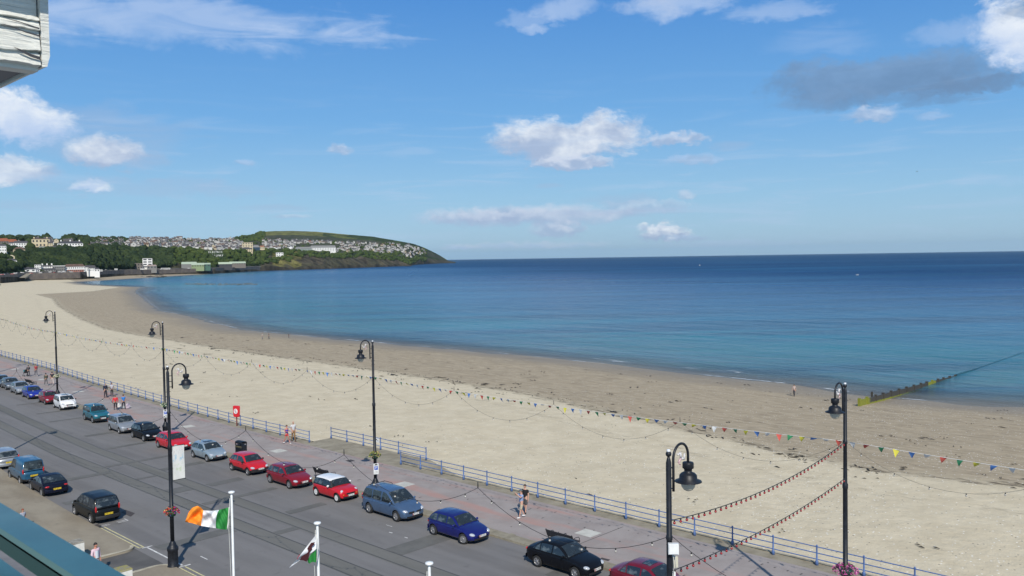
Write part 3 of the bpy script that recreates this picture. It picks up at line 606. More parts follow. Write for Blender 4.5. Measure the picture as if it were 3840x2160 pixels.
def bunting(a, b, n, label, sag=.25, k0=0):
    a, b = Vector(a), Vector(b); t = thing('bunting', label, 'bunting', a, 0, 'pennant lines between the seafront lamp posts')
    P_ = lambda f: (b-a)*f+Vector((0, 0, -sag*4*f*(1-f))); rz = math.atan2(-(b-a).x, (b-a).y)
    mb = MB(); mb.tube([P_(i/24) for i in range(25)], .009, 5); mb.build('tape', M_tape, t)
    for i in range(n):
        f = (i+.5)/n; o = bpy.data.objects.new('pennant', pen_me[((i+k0) % 5)*3+random.choice((0, 1, 1, 2))]); COL.objects.link(o); o.parent = t
        o.location = P_(f); o.rotation_euler = (random.uniform(-.15, .15), random.uniform(-.5, .2), rz+random.uniform(-.3, .3))
M_bulb = mat('bulb_clear', (.42, .40, .36), .15); M_red = mat('bulb_red', (.30, .015, .02), .2, coat=.5)
def bulb_mesh(m, r, name):
    mb = MB(); mb.lathe([(.4*r, 0), (.55*r, -.4*r), (.55*r, -1.3*r)], n=7, k=1); mb.ball((0, 0, -2.2*r), r, 8, 6); o = mb.build(name, [m, M_wire]); me = o.data; bpy.data.objects.remove(o); return me
bw = bulb_mesh(M_bulb, .040, 'bulb'); brd = bulb_mesh(M_red, .042, 'bulb')
def festoon(pts, sag, nb, label, me, group, cr=.009, skip=0):
    o0 = Vector(pts[0]); t = thing('festoon_lights', label, 'festoon lights', o0, 0, group); path = []; bl = []
    for a, b in zip(pts[:-1], pts[1:]):
        a, b = Vector(a)-o0, Vector(b)-o0
        for i in range(17): f = i/16; path.append(a+(b-a)*f+Vector((0, 0, -sag*4*f*(1-f))))
        for i in range(nb): f = (i+.5)/nb; bl.append(a+(b-a)*f+Vector((0, 0, -sag*4*f*(1-f))))
    mb = MB(); mb.tube(path, cr, 5, caps=False)
    if len(pts) > 2:
        for p in pts[1:-1]: p = Vector(p)-o0; mb.tube([p, p+Vector((0, 0, .22))], .02, 5)
    mb.build('cable', M_wire2 if cr < .008 else M_wire, t)
    for p in bl: o = bpy.data.objects.new('bulb', me); COL.objects.link(o); o.parent = t; o.location = p
    return t
ZB = 8.5; SE = [(LE, -17.6, ZB), (LE, 14.95, ZB), (LE, 47.7, ZB), (LE+.05, 80.2, ZB), (LE+1.05, 111.6, ZB), (41.0, 143.6, ZB), (46.5, 176, ZB)]
for i, (n, lab) in enumerate(((54, 'pennants right of the right seafront lamp'), (60, 'pennants from the right lamp to the parking sign lamp'), (62, 'pennants from the parking sign lamp to the banner lamp'), (50, 'pennants between the two leftmost seafront lamps'), (50, 'pennants from the farthest lamp post to the left edge'), (46, 'pennants beyond the left edge of the view'))):
    bunting(SE[i], SE[i+1], n, 'multicoloured '+lab, k0=i*2)
    a, b = Vector(SE[i]), Vector(SE[i+1]); P4 = [a+(b-a)*(k/4)+Vector((0, 0, -.15 if k in (1, 2, 3) else 0)) for k in range(5)]
    festoon(P4, 1.35, 6, 'scalloped clear bulbs below the '+lab, bw, 'scalloped bulb strings on the seafront side', .007)
WS = [(LW+.1, -18, 8.5), (LW+.1, 13.62, 8.5), (LW+.1, 45.35, 8.5), (21.45, 81.4, 8.5)]
for i, lab in enumerate(('right of the nearest lamp post', 'between nearest lamp post and banner lamp', 'left of the banner lamp')):
    a, b = Vector(WS[i]), Vector(WS[i+1]); n = 4; festoon([a+(b-a)*(k/n) for k in range(n+1)], 1.08, 6, 'scalloped string of clear bulbs '+lab, bw, 'scalloped bulb strings on the hotel side')
festoon([(LW+.15, 13.65, 8.92), (LE-.1, 14.9, 8.5)], .42, 40, 'upper string of small red bulbs crossing the street between the two right lamp posts', brd, 'red bulb strings over the street', .014)
festoon([(LW+.15, 13.65, 7.45), (LE-.1, 14.9, 6.95)], .28, 40, 'lower string of small red bulbs crossing the street between the two right lamp posts', brd, 'red bulb strings over the street', .014)
# --- benches
def bench(y0, y1, x, label):
    L_ = y1-y0; t = thing('bench', label, 'bench', (x, (y0+y1)/2, .12), 0, 'cast iron benches facing the sea')
    mb = MB()
    for i in range(4): mb.box((.05+i*.13, 0, .44), (.09, L_, .03))
    mb.build('seat', mat('bench_slats', (.028, .024, .024), .6), t)
    mb = MB()
    for i in range(5): mb.box((-.06-i*.035, 0, .50+i*.085), (.03, L_, .06))
    mb.build('backrest', MATS['bench_slats'], t)
    for s_ in (-L_/2+.05, 0, L_/2-.05):
        mb = MB(); mb.tube([(.42, s_, 0), (.38, s_, .2), (.46, s_, .43)], .025, 6); mb.tube([(-.05, s_, 0), (.03, s_, .22), (-.02, s_, .43), (-.1, s_, .62), (-.22, s_, .92)], .025, 6); mb.tube([(-.02, s_, .42), (.46, s_, .42)], .022, 6)
        mb.tube([(-.1, s_, .66), (.1, s_, .70), (.38, s_, .68), (.46, s_, .6), (.45, s_, .43)], .02, 6); mb.tube([(-.05, s_, .1), (.18, s_, .26), (.4, s_, .1)], .016, 6); mb.build('leg_frame', M_blk, t)
bench(53.6, 55.65, 36.5, 'black slatted bench behind the white roofed red car'); bench(30.45, 32.45, 36.75, 'black slatted bench half hidden behind the black saloon'); bench(127.3, 130.0, 39.35, 'small far bench behind the silver coupe at the left')
# --- litter bin
t = thing('litter_bin', 'large black double litter bin with a domed hood behind the small red hatchback', 'litter bin', (36.85, 67.3, .12), R(4))
mb = MB(); mb.box((0, 0, .42), (.52, .95, .84)); mb.box((0, 0, .03), (.56, .99, .06)); mb.build('body', M_blk, t)
mb = MB(); mb.box((0, 0, 1.02), (.54, .97, .12)); mb.grid([[(-.27, y, 1.08), (-.2, y, 1.15), (0, y, 1.18), (.2, y, 1.15), (.27, y, 1.08)] for y in (-.485, .485)], 0, True)
for sx, sy in ((-.24, -.46), (-.24, 0), (-.24, .46), (.24, -.46), (.24, 0), (.24, .46)): mb.box((sx, sy, .9), (.05, .05, .14))
mb.build('hood', M_blk, t); mb = MB(); mb.box((-.264, 0, .74), (.008, .9, .03)); mb.box((-.264, 0, .66), (.008, .9, .012)); mb.build('trim', mat('bin_gold', (.30, .25, .12), .5), t)
# --- lifebuoy housing
t = thing('lifebuoy_station', 'red lifebuoy housing with a white ring on a rusty post by the railing', 'lifebuoy station', (43.08, 79.4, .12), R(-74))
mb = MB(); mb.box((0, 0, .55), (.09, .07, 1.1)); mb.build('post', mat('rusty_red', (.16, .04, .025), .7, vary=.3, vscale=8), t)
mb = MB(); pts = []
for cx_, cz_, a0 in ((.27, 1.92, 0), (-.27, 1.92, 90), (-.22, 1.05, 180), (.22, 1.05, 270)):
    for i in range(5): a = R(a0+22.5*i); pts.append((cx_+.13*math.cos(a), cz_+.13*math.sin(a)))
n = len(pts); mb.grid([[(x*s_, y, 1.48+(z-1.48)*s_) for x, z in pts] for y, s_ in ((-.11, .9), (-.09, 1), (.09, 1), (.11, .9))], 0, False, True); mb.face(range(n)); mb.face([3*n+i for i in range(n)][::-1])
M_lred = mat('lifebuoy_red', (.62, .02, .03), .35); mb.build('housing', M_lred, t)
mb = MB(); rows = []
for i in range(21): a = 2*math.pi*i/20; rows.append([(math.cos(a)*(.21+.055*math.cos(b_)), -.12+.03*math.sin(b_), 1.5+math.sin(a)*(.21+.055*math.cos(b_))) for b_ in [2*math.pi*j/8 for j in range(8)]])
mb.grid(rows, 0, True, True); mb.build('ring', M_wp, t)
mb = MB(); mb.lathe([(0, -.125), (.13, -.125), (.13, -.115)], c=(0, 0, 1.5), n=16, axis='y'); dsc = mb.build('disc', M_wp, t)
text_mesh('9', .2, 'number', M_sblk, dsc, (0, -.13, 1.5), (math.pi/2, 0, 0), .003)
# --- groyne
M_wood = bpy.data.materials.new('groyne_timber'); M_wood.use_nodes = True; T = NT(M_wood.node_tree); b = T.n['Principled BSDF']; ps = T.add('ShaderNodeNewGeometry').outputs['Position']
sz = T.add('ShaderNodeSeparateXYZ'); T.l.new(ps, sz.inputs[0]); nn = T.noise(ps, 1.4, 5, .65); nx = T.noise(T.mapv(ps, (.16, 0, 0)), 1, 3, .6)
hgt_ = T.m('SUBTRACT', sz.outputs[2], T.m('ADD', T.m('MULTIPLY', T.m('SUBTRACT', sz.outputs[0], 118), -.028), -4.44))
mm = T.m('MAXIMUM', T.mr(T.m('ADD', hgt_, T.m('MULTIPLY', T.m('SUBTRACT', nn, .5), .5)), .05, -.1), T.mr(T.m('ADD', sz.outputs[0], T.m('MULTIPLY', nn, 1.5)), 123.4, 122.2))
mm = T.m('MAXIMUM', mm, T.m('MULTIPLY', T.mr(sz.outputs[0], 146, 146.5), T.mr(sz.outputs[0], 150.3, 149.8)))
mm = T.m('MULTIPLY', mm, T.mr(sz.outputs[0], 152, 150.5))
T.set(b.inputs['Base Color'], T.mix(mm, T.mix(nn, (.03, .03, .025), (.07, .062, .05)), T.mix(nn, (.13, .14, .012), (.26, .27, .03)))); b.inputs['Roughness'].default_value = .7
t = thing('groyne', 'low timber groyne with yellow green weed running from the wet sand into the sea', 'groyne', (119, 47.1, -4.6))
def gtop(x): return float(np.interp(x, [118, 123, 140, 150, 161, 175, 230, 300], [-3.50, -3.72, -4.15, -4.42, -4.80, -4.97, -4.985, -4.99]))
mb = MB(); xs = list(np.linspace(118.6, 161, 34)); rows = []
for x in xs: rows.append([(x-119, -.10, -1.2), (x-119, -.10, gtop(x)+4.6-.22), (x-119, .10, gtop(x)+4.6-.22), (x-119, .10, -1.2)])
mb.grid(rows, 0, False); mb.build('planking', M_wood, t)
mb = MB(); rows = []
for x in np.linspace(161, 300, 60): rows.append([(x-119, -.10, -.9), (x-119, -.10, gtop(x)+4.6), (x-119, .10, gtop(x)+4.6), (x-119, .10, -.9)])
mb.grid(rows, 0, False); mb.build('submerged_planking', mat('sea_tinted_timber', (.02, .085, .12), .5), t)  # timber coloured near the sea, the water's tint put into its base colour
x = 118.6
while x < 162:
    mb = MB(); zt = gtop(x)+4.6; mb.box((x-119, 0, (zt-1.4)/2), (.34, .34, zt+1.4), rz=random.uniform(-.1, .1)); mb.build('post', M_wood, t); x += random.uniform(2.5, 3.3)
mb = MB(); mb.box((7.5, 1.3, .35), (.24, .24, 1.1)); mb.build('post', M_wood, t)
# ---------------------------------------------------------------- flagpoles and flags
def flagpole(x, y, zt, label):
    t = thing('flagpole', label, 'flagpole', (x, y, 0), 0, 'white flagpoles in front of the hotel')
    mb = MB(); mb.lathe([(.06, 0), (.06, .3), (.045, .32), (.038, zt-.12), (.03, zt-.1), (.03, zt-.04)], n=12); mb.build('pole', M_wp, t)
    mb = MB(); mb.lathe([(.03, zt-.05), (.095, zt-.03), (.108, zt), (.095, zt+.025), (0, zt+.045)], n=20); mb.build('cap', M_wp, t)
    mb = MB(); mb.tube([(-.05, .03, zt-.2), (-.10, .05, zt-1.2), (-.07, .04, zt-3.0), (-.09, .05, zt-5)], .008, 5); mb.build('halyard', mat('rope_white', (.6, .6, .56), .8), t)
flagpole(14, 26.28, 8.92, 'white flagpole flying the orange, white and green flag')
flagpole(14, 21.29, 8.90, 'white flagpole flying the folded white and green flag with red')
flagpole(14, 16.35, 8.88, 'bare white flagpole top at the bottom centre')
# near cords looping from the poles
t = thing('flag', 'orange, white and green striped flag streaming left from its pole', 'flag', (14-.07, 26.28+.07, 0))
wl = Vector((-.755, .655, 0)); pv_ = Vector((-.655, -.755, 0)); NX, NZ = 48, 22
UU = [0, .17, .333, .50, .667, .76, .85, .93, 1.0]
TT = [(940, 515), (865, 535), (803, 552), (700, 563), (588, 558), (560, 520), (510, 495), (440, 520), (392, 580)]
MM = [(930, 665), (850, 650), (765, 650), (690, 655), (575, 655), (520, 640), (455, 650), (395, 660), (355, 672)]
BB = [(915, 820), (840, 815), (760, 800), (660, 785), (557, 768), (510, 755), (450, 735), (390, 722), (340, 715)]
def r4(x, y): return (600+x*.27603, 1760+y*.27603)
def P_(u, v):                            # u along the fly, v down the hoist
    q_ = [(float(np.interp(u, UU, [p[0] for p in L_])), float(np.interp(u, UU, [p[1] for p in L_]))) for L_ in (TT, MM, BB)]
    a, b_, c = (1-v)*(1-2*v), 4*v*(1-v), v*(2*v-1)
    x = a*q_[0][0]+b_*q_[1][0]+c*q_[2][0]; y = a*q_[0][1]+b_*q_[1][1]+c*q_[2][1]
    w_ = .11*math.sin(u*9.0+v*3.2)*min(1, u*3)+.07*math.sin(u*21-v*6)*(.3+u)+.03*math.sin(u*39+v*13)+.10*math.sin(v*7+u*5)*u
    return dp(*r4(x, y), 29.75+w_)-Vector((14-.07, 26.28+.07, 0))
cols3 = [('green_stripe', (.015, .20, .035)), ('white_stripe', (.72, .73, .75)), ('orange_stripe', (.86, .26, .015))]
for s_ in range(3):
    mb = MB(); mb.grid([[P_((s_+i/16)/3, j/NZ) for j in range(NZ+1)] for i in range(17)], 0, True); mb.build(cols3[s_][0], mat('flag_'+cols3[s_][0], cols3[s_][1], .75), t)
mb = MB(); mb.tube([P_(0, j/8) for j in range(9)], .02, 6); mb.build('hoist_rope', MATS['rope_white'], t)
# second flag, folded and half turned away
t = thing('flag', 'furled white and green flag with a shade-darkened red device drooping beside the second pole', 'flag', (13.93, 21.34, 0))
c_ = lambda x_, y_: dp(x_, y_, 25.2)-Vector((13.93, 21.34, 0))
def r4(x, y): return (600+x*.27603, 1760+y*.27603)
A_, B_ = c_(*r4(2122, 885)), c_(*r4(2125, 1262))                       # hoist top, bottom
C_, D_ = c_(*r4(1752, 1345)), c_(*r4(1995, 1235))                      # fly corner, lower edge
fwd = Vector((.68, .73, 0))
def Q_(u, v):                            # white upper sheet
    top = A_.lerp(C_, u)+fwd*(-.25*math.sin(u*3.14)*.5); bot = (A_.lerp(B_, .52)).lerp(c_(*r4(1880, 1248)), min(1, u*1.15)) if u < .87 else c_(*r4(1880, 1248)).lerp(C_+Vector((.02, 0, .03)), (u-.87)/.13)
    return top.lerp(bot, v)+fwd*(.06*math.sin(u*8+v*3))
mb = MB(); mb.grid([[Q_(i/20, j/10) for j in range(11)] for i in range(21)], 0, True); mb.build('white_field', MATS['flag_white_stripe'], t)
def G_(u, v):
    top = (A_.lerp(B_, .52)).lerp(c_(*r4(1995, 1225)), u); bot = B_.lerp(c_(*r4(2010, 1268)), u)
    return top.lerp(bot, v)+fwd*(.05*math.sin(u*7))+Vector((0, 0, -.02*math.sin(u*9)))
mb = MB(); mb.grid([[G_(i/10, j/8) for j in range(9)] for i in range(11)], 0, True); mb.build('green_field', MATS['flag_green_stripe'], t)
M_redsh = mat('flag_dark_red', (.045, .006, .009), .9)  # red darkened, shade on the flag's underside put into its colour
mb = MB(); pl_ = [(2110, 975), (2060, 985), (2020, 1040), (1985, 1110), (1940, 1160), (1905, 1215), (1960, 1222), (1998, 1240), (2025, 1190), (2040, 1120), (2075, 1070), (2070, 1040), (2100, 1010)]
fr = [c_(*r4(*p))-fwd*.10 for p in pl_]; mb.poly(fr); mb.poly([p+fwd*.012 for p in fr][::-1]); mb.build('red_device', M_redsh, t)
mb = MB(); fr = [c_(*r4(*p))-fwd*.15 for p in [(1912, 1128), (1888, 1160), (1872, 1195), (1880, 1200), (1896, 1178), (1912, 1150)]]; mb.poly(fr); mb.build('red_device', mat('flag_red', (.28, .02, .04), .75), t)
mb = MB(); mb.tube([A_, A_.lerp(B_, .5)+Vector((.04, -.03, 0)), B_], .014, 5); mb.build('hoist_rope', MATS['rope_white'], t)
# ---------------------------------------------------------------- walls in front of the hotel
M_ww = mat('white_render', (.66, .65, .60), .8, vary=.08, vscale=3, bump=.2, bscale=40)
M_cap = mat('mossy_cap', (.24, .22, .17), .9, vary=.4, vscale=5, alt=(.30, .27, .05))
for nm, x, y, lab in (('gate_pillar', 17.5, 50.45, 'white rendered gate pillar with a grey stone cap left of the man in pink'), ('gate_pillar', 17.5, 44.1, 'white rendered gate pillar with a mossy yellow cap at the driveway corner')):
    t = thing(nm, lab, 'gate pillar', (x, y, 0)); mb = MB(); mb.box((0, 0, .55), (.62, .72, 1.1)); mb.build('shaft', M_ww, t); mb = MB(); mb.box((0, 0, 1.13), (.66, .76, .07), taper=.93); mb.build('cap', M_cap if y < 46 else mat('grey_cap', (.26, .24, .20), .9, vary=.3, vscale=4), t)
mb = MB(); mb.box((10.6, 55.3, .42), (8.2, 17.2, .84)); struct(mb.build('terrace', M_fore))
t = thing('garden_wall', 'low white forecourt wall seen under the teal balcony rail', 'garden wall', (14.9, 47, 0)); mb = MB(); mb.box((0, 8.0, .45), (.32, 17, .9)); mb.build('wall', mat('tan_render', (.36, .28, .17), .85, vary=.2), t)
mb = MB(); mb.grid([[(-.24, y, .9), (-.2, y, .98), (0, y, 1.04), (.2, y, .98), (.24, y, .9)] for y in (-.6, 17)], 0, True); mb.poly([(-.24, -.6, .9), (-.2, -.6, .98), (0, -.6, 1.04), (.2, -.6, .98), (.24, -.6, .9)]); mb.build('coping', M_ww, t)
# ---------------------------------------------------------------- balcony rail and cornice close to the camera
M_teal = mat('teal_paint', (0.038, 0.122, 0.130), .35, vary=.10, vscale=9, coat=.3); M_teal_sh = mat('shaded_teal_paint', (0.013, 0.050, 0.040), .5)  # darker copy of the teal, shade of the side faces put into colour
t = thing('balcony_rail', 'thick teal painted balcony rail crossing the bottom left corner', 'balcony rail', (0, 0, 0))
dz = .50; ztop = CH-dz
xf, xn = 1.117*dz, 1.005*dz
mb = MB(); y0, y1 = -.5, 6.0
mb.poly([(xn, y0, ztop), (xf, y0, ztop), (xf, y1, ztop), (xn, y1, ztop)], 0)
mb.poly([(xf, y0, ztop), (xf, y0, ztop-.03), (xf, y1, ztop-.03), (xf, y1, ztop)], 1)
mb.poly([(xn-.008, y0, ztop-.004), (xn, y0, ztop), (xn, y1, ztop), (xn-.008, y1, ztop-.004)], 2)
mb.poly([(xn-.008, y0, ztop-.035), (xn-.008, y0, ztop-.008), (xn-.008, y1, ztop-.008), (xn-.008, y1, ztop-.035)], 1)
mb.poly([(xn-.008, y0, ztop-.035), (xn-.008, y1, ztop-.035), (xf, y1, ztop-.03), (xf, y0, ztop-.03)], 1); mb.build('top_rail', [M_teal, M_teal_sh, mat('pale_teal_edge', (.085, .15, .125), .4)], t)  # pale strip paints the bright upper edge
mb = MB(); zz = ztop-.10; x2 = .897*(CH-zz); mb.box((x2-.035, 2.75, zz-.02), (.07, 6.5, .04)); mb.box((x2-.075, 2.75, zz-.024), (.006, 6.5, .03), k=1); mb.build('lower_rail', [M_teal, M_teal_sh], t)
# cornice
M_peel = bpy.data.materials.new('peeling_white_paint'); M_peel.use_nodes = True; T = NT(M_peel.node_tree); b = T.n['Principled BSDF']; o_ = T.add('ShaderNodeTexCoord').outputs['Object']
st = T.mapv(o_, (2.5, 8, 30)); nn = T.noise(st, 1.1, 6, .68, .6); gr = T.noise(T.mapv(o_, (4, 8, 90)), 1.0, 4, .6, .3)
T.set(b.inputs['Base Color'], T.mix(T.mr(nn, .70, .73), T.mix(T.mr(gr, .3, .7), (.66, .655, .59), (.76, .75, .68)), (.19, .18, .16))); b.inputs['Roughness'].default_value = .6
T.set(b.inputs['Normal'], T.bump(T.m('ADD', T.m('MULTIPLY', nn, 1.0), T.m('MULTIPLY', gr, .35)), .9, .02))
t = thing('timber_cornice', 'peeling white painted timber cornice corner above the top left', 'cornice', (0, 0, 0))
YC = 4.0; xl, xr = .4, 1.306; zb = 17.35
def sw(xx): return .010*math.sin(xx*23)+.006*math.sin(xx*61+1)
mb = MB()                                # face board in ragged overlapping laps
laps = [(zb, .050), (zb+.046, .098), (zb+.147, .035), (zb+.185, .022)]
for i, (z0_, h_) in enumerate(laps):
    rows = []; xs = np.linspace(xl, xr, 60)
    for x in xs:
        e0 = .006*float(mnoise.noise(Vector((x*12, i*7.3, 0))))+.004*float(mnoise.noise(Vector((x*70, i*7.3, 0))))+(.016*max(0, (x-1.2)/.1) if i == 1 else 0); e1 = .005*float(mnoise.noise(Vector((x*15, i*7.3+3, 0))))+.004*float(mnoise.noise(Vector((x*60, i*3, 5))))
        o1 = .012+.006*float(mnoise.noise(Vector((x*9, i*3.3, 4))))
        rows.append([(x, YC+.03, z0_+e0-.004), (x, YC-o1-.004, z0_+e0+.002), (x, YC-.004-.004*i % .01, z0_+h_*.6), (x, YC-.001, z0_+h_+e1), (x, YC+.03, z0_+h_+e1)])
    mb.grid(rows, 0, False, flip=True)
mb.box(((xl+xr)/2, YC+.06, zb+.35), (xr-xl, .08, .74)); mb.build('fascia_board', M_peel, t)
mb = MB()                                # flat dark shapes, the shade inside open splits put into colour
for pts in ([(1.20, .060), (1.235, .052), (1.27, .040), (1.304, .034), (1.304, .020), (1.26, .030), (1.225, .046)], [(1.15, .148), (1.2, .143), (1.25, .132), (1.303, .125), (1.303, .118), (1.25, .126), (1.2, .139)], [(1.13, .176), (1.22, .170), (1.303, .156), (1.303, .150), (1.22, .166)]):
    mb.poly([(x, YC-.0195, zb+z) for x, z in pts][::-1])
mb.build('split', mat('split_shadow_timber', (.05, .05, .055), .9), t)
mb = MB(); xe = 1.345; pr_ = [(xr+.006, zb-.006), (1.333, zb+.0), (xe, zb+.045), (xe-.001, zb+.8), (xr+.006, zb+.8)]
mb.grid([[(x, y, z) for x, z in pr_] for y in (YC-.008, YC+.62)], 0, False, True); mb.face([0, 1, 2, 3, 4][::-1]); mb.face([5, 6, 7, 8, 9]); mb.build('end_board', M_peel, t)
mb = MB(); mb.box((.86, YC+.33, zb+.030), (.88, .56, .05)); mb.build('soffit', mat('soffit_grey', (.20, .20, .21), .8), t)
mb = MB(); mb.box((.87, YC-.10, zb+.50), (1.0, .3, .06)); mb.build('drip_ledge', M_ww, t)
# ================================================================ CARS
M_tyre = mat('tyre_rubber', (.018, .018, .018), .8); M_dark = mat('black_trim', (.016, .016, .018), .55); M_chr = mat('alloy_silver', (.36, .36, .37), .35, .6)
M_hub = mat('hub_white', (.70, .70, .68), .4); M_under = mat('wheel_arch_black', (.008, .008, .008), .9)
M_head = mat('headlamp_glass', (.62, .64, .66), .08, .3, coat=1); M_tail = mat('tail_lamp_red', (.42, .012, .012), .15, coat=1); M_amb = mat('indicator_amber', (.6, .2, .02), .2)
M_plw = mat('plate_white', (.72, .72, .70), .5); M_ply = mat('plate_yellow', (.72, .52, .03), .5); M_pred = mat('plate_red_band', (.5, .02, .03), .5)
gm = bpy.data.materials.new('car_glass'); gm.use_nodes = True; T = NT(gm.node_tree); b = T.n['Principled BSDF']
o_ = T.add('ShaderNodeTexCoord').outputs['Object']; nn = T.noise(T.mapv(o_, (2.2, 2.2, 3)), 1.1, 3, .6)
T.set(b.inputs['Base Color'], T.mix(T.mr(nn, .5, .68), (.018, .024, .028), (.10, .12, .125))); b.inputs['Roughness'].default_value = .04; b.inputs['Specular IOR Level'].default_value = .8
MATS['car_glass'] = gm
def paint(name, c, metal=.0, rough=.32): return mat('paint_'+name, c, rough, metal, coat=.7 if max(c) > .05 else .22, spec=.22 if max(c) > .05 else .1, vary=.05, vscale=2)
# name: L, W, H, wheelbase, front overhang, nose z, bonnet rear z, belt z, windscreen base x, roof front x, roof rear x, tail base x (from the centre), deck z, wheel radius
TYPES = {
 'supermini': (3.75, 1.64, 1.42, 2.45, .68, .66, .92, .90, .92, .28, -1.25, -1.80, .90, .29),
 'hatch':     (4.10, 1.74, 1.44, 2.60, .80, .66, .93, .92, .92, .22, -1.35, -1.98, .92, .31),
 'mini':      (3.62, 1.69, 1.40, 2.47, .56, .74, .93, .92, .72, .34, -1.42, -1.72, .92, .30),
 'tallhatch': (3.62, 1.72, 1.58, 2.42, .72, .78, 1.04, 1.00, 1.08, .42, -1.45, -1.76, 1.0, .29),
 'minimpv':   (4.15, 1.70, 1.60, 2.53, .80, .70, 1.00, .97, 1.10, .45, -1.55, -2.02, .97, .30),
 'mpv':       (4.66, 1.86, 1.73, 2.80, .88, .76, 1.06, 1.03, 1.32, .42, -1.85, -2.28, 1.03, .34),
 'mpv2':      (4.32, 1.74, 1.68, 2.70, .80, .74, 1.03, 1.00, 1.22, .40, -1.75, -2.10, 1.0, .32),
 'suv':       (4.15, 1.74, 1.66, 2.45, .78, .84, 1.06, 1.05, .75, .28, -1.75, -2.02, 1.05, .35),
 'saloon':    (4.45, 1.72, 1.46, 2.60, .85, .70, .95, .94, .98, .26, -.98, -1.58, .99, .31),
 'coupe':     (4.10, 1.74, 1.34, 2.50, .85, .62, .88, .88, .80, .12, -.72, -1.72, .90, .31),
 'estate':    (4.50, 1.74, 1.46, 2.66, .85, .68, .95, .94, .98, .30, -1.75, -2.16, .94, .31),
 'van':       (4.05, 1.70, 1.80, 2.60, .78, .74, 1.05, 1.02, 1.05, .55, -1.88, -1.99, 1.02, .31),
}
def ev_mesh(o):
    dg = bpy.context.evaluated_depsgraph_get(); return bpy.data.meshes.new_from_object(o.evaluated_get(dg))
RIMC = {}
def car(typ, color, loc, rz, label, name='parked_car', group=None, roof=None, rim='alloy', plate=None, plate_y=False, sunroof=False, rails=False, trim=False, turn=0.0, mirror=None, round_head=False, tint=None, decal=None, cover=None):
    L, W, H, wb, fo, zn, zh, zb, xa, xb, xc, xd, zd, wr = TYPES[typ]
    t = thing(name, label, 'car' if name != 'parked_van' else 'van', loc, rz, group)
    hl, hw = L/2, W/2; xf = hl-fo; xr = xf-wb; gz = .20
    def bow(p):
        x, y, z = p; k = (x/hl); return (x-.16*(abs(y)/hw)**2.2*(k**3)*1.0, y*(1-.05*abs(k)**4), z)
    wb_ = hw*.965; wt_ = hw*(.74 if H < 1.55 else .79)
    # --- body shell
    def ztop(x):
        X = [-hl, -hl+.05, -hl+.22, xd+.02, xa, xa+.25, hl-.35, hl-.10, hl-.02, hl]
        Z = [zd-.30, zd-.10, zd-.02, zd, zh+.0, zh-.035, zn+.10, zn-.02, zn-.12, zn-.2]
        if xd > -hl+.35: pass
        return float(np.interp(x, X, Z))
    xs = [-hl, -hl+.03, -hl+.12, -hl+.3]+list(np.linspace(-hl+.5, hl-.5, 12))+[hl-.3, hl-.14, hl-.05, hl]
    mb = MB(); rows = []
    for x in xs:
        e = abs(x)/hl; w = hw*(1-.10*max(0, (e-.86)/.14)**2*1.6); zt = ztop(x); z0 = gz+.10*max(0, (e-.85)/.15); zmid = .5*(z0+zt)
        half = [(0, z0), (.55*w, z0), (.86*w, z0), (.955*w, z0+.10), (.985*w, zmid-.08), (1.0*w, zmid+.05), (.985*w, zt-.10), (.93*w, zt-.02), (.80*w, zt+.012), (.4*w, zt+.03), (0, zt+.035)]
        ring = [bow((x, y, z)) for y, z in half]+[bow((x, -y, z)) for y, z in half[-2:0:-1]]; rows.append(ring)
    n = len(rows[0]); mb.grid(rows, 0, True, True, flip=False); mb.face([j for j in range(n)][::-1], smooth=True); mb.face([(len(rows)-1)*n+j for j in range(n)], smooth=True)
    bo = mb.build('tmp', [color, M_under, M_dark]); bm = bmesh.new(); bm.from_mesh(bo.data); bmesh.ops.recalc_face_normals(bm, faces=bm.faces); bm.to_mesh(bo.data); bm.free()
    sm_ = bo.modifiers.new('s', 'SUBSURF'); sm_.levels = sm_.render_levels = 1
    cb = MB()
    for x in (xf, xr):
        for s_ in (-1, 1): cb.lathe([(wr+.055, -.30), (wr+.055, .30)], c=(x, s_*hw*.98, wr+.01), n=24, axis='y')
    co = cb.build('tmpc', M_under); bm = bmesh.new(); bm.from_mesh(co.data); bmesh.ops.recalc_face_normals(bm, faces=bm.faces); bm.to_mesh(co.data); bm.free()
    bl = bo.modifiers.new('b', 'BOOLEAN'); bl.operation = 'DIFFERENCE'; bl.object = co; bl.solver = 'EXACT'
    me = ev_mesh(bo); bpy.data.objects.remove(bo); bpy.data.objects.remove(co)
    for p in me.polygons:
        c = p.center; p.use_smooth = True
        for x in (xf, xr):
            if math.hypot(c.x-x, c.z-wr-.01) < wr+.053 and abs(c.y) > hw*.45 and abs(c.y) < hw*1.1 and abs(p.normal.y) < .95 or (math.hypot(c.x-x, c.z-wr) < wr+.05 and abs(c.y) < hw*.93): p.material_index = 1; p.use_smooth = False
        if c.z < gz+.07 or (trim and c.z < .43 and p.material_index == 0): p.material_index = max(p.material_index, 2 if p.material_index == 0 else 1)
    bd = bpy.data.objects.new('body', me); COL.objects.link(bd); bd.parent = t
    # --- cabin
    PX = [xd, xd+.04*(xc-xd)/.4, (xd+xc)/2, xc-.02, xc+.12, (xb+xc)/2, xb-.22, xb, (xa+xb)/2, xa]; rise = H-zd
    PZ = [zd, zd+.05*rise, zd+rise*.50, zd+rise*.90, H-.035, H, H-.02, H-.06, (H-.06+zh)/2+.03, zh-.01]
    def prof(x): return float(np.interp(x, PX, PZ))
    def wid(z): return wb_+(wt_-wb_)*min(1, max(0, (z-zb)/(H-zb)))**1.15
    mb = MB(); rows = []; cx_ = sorted(set(list(np.linspace(xd, xa, 30))+[xc, xb]))
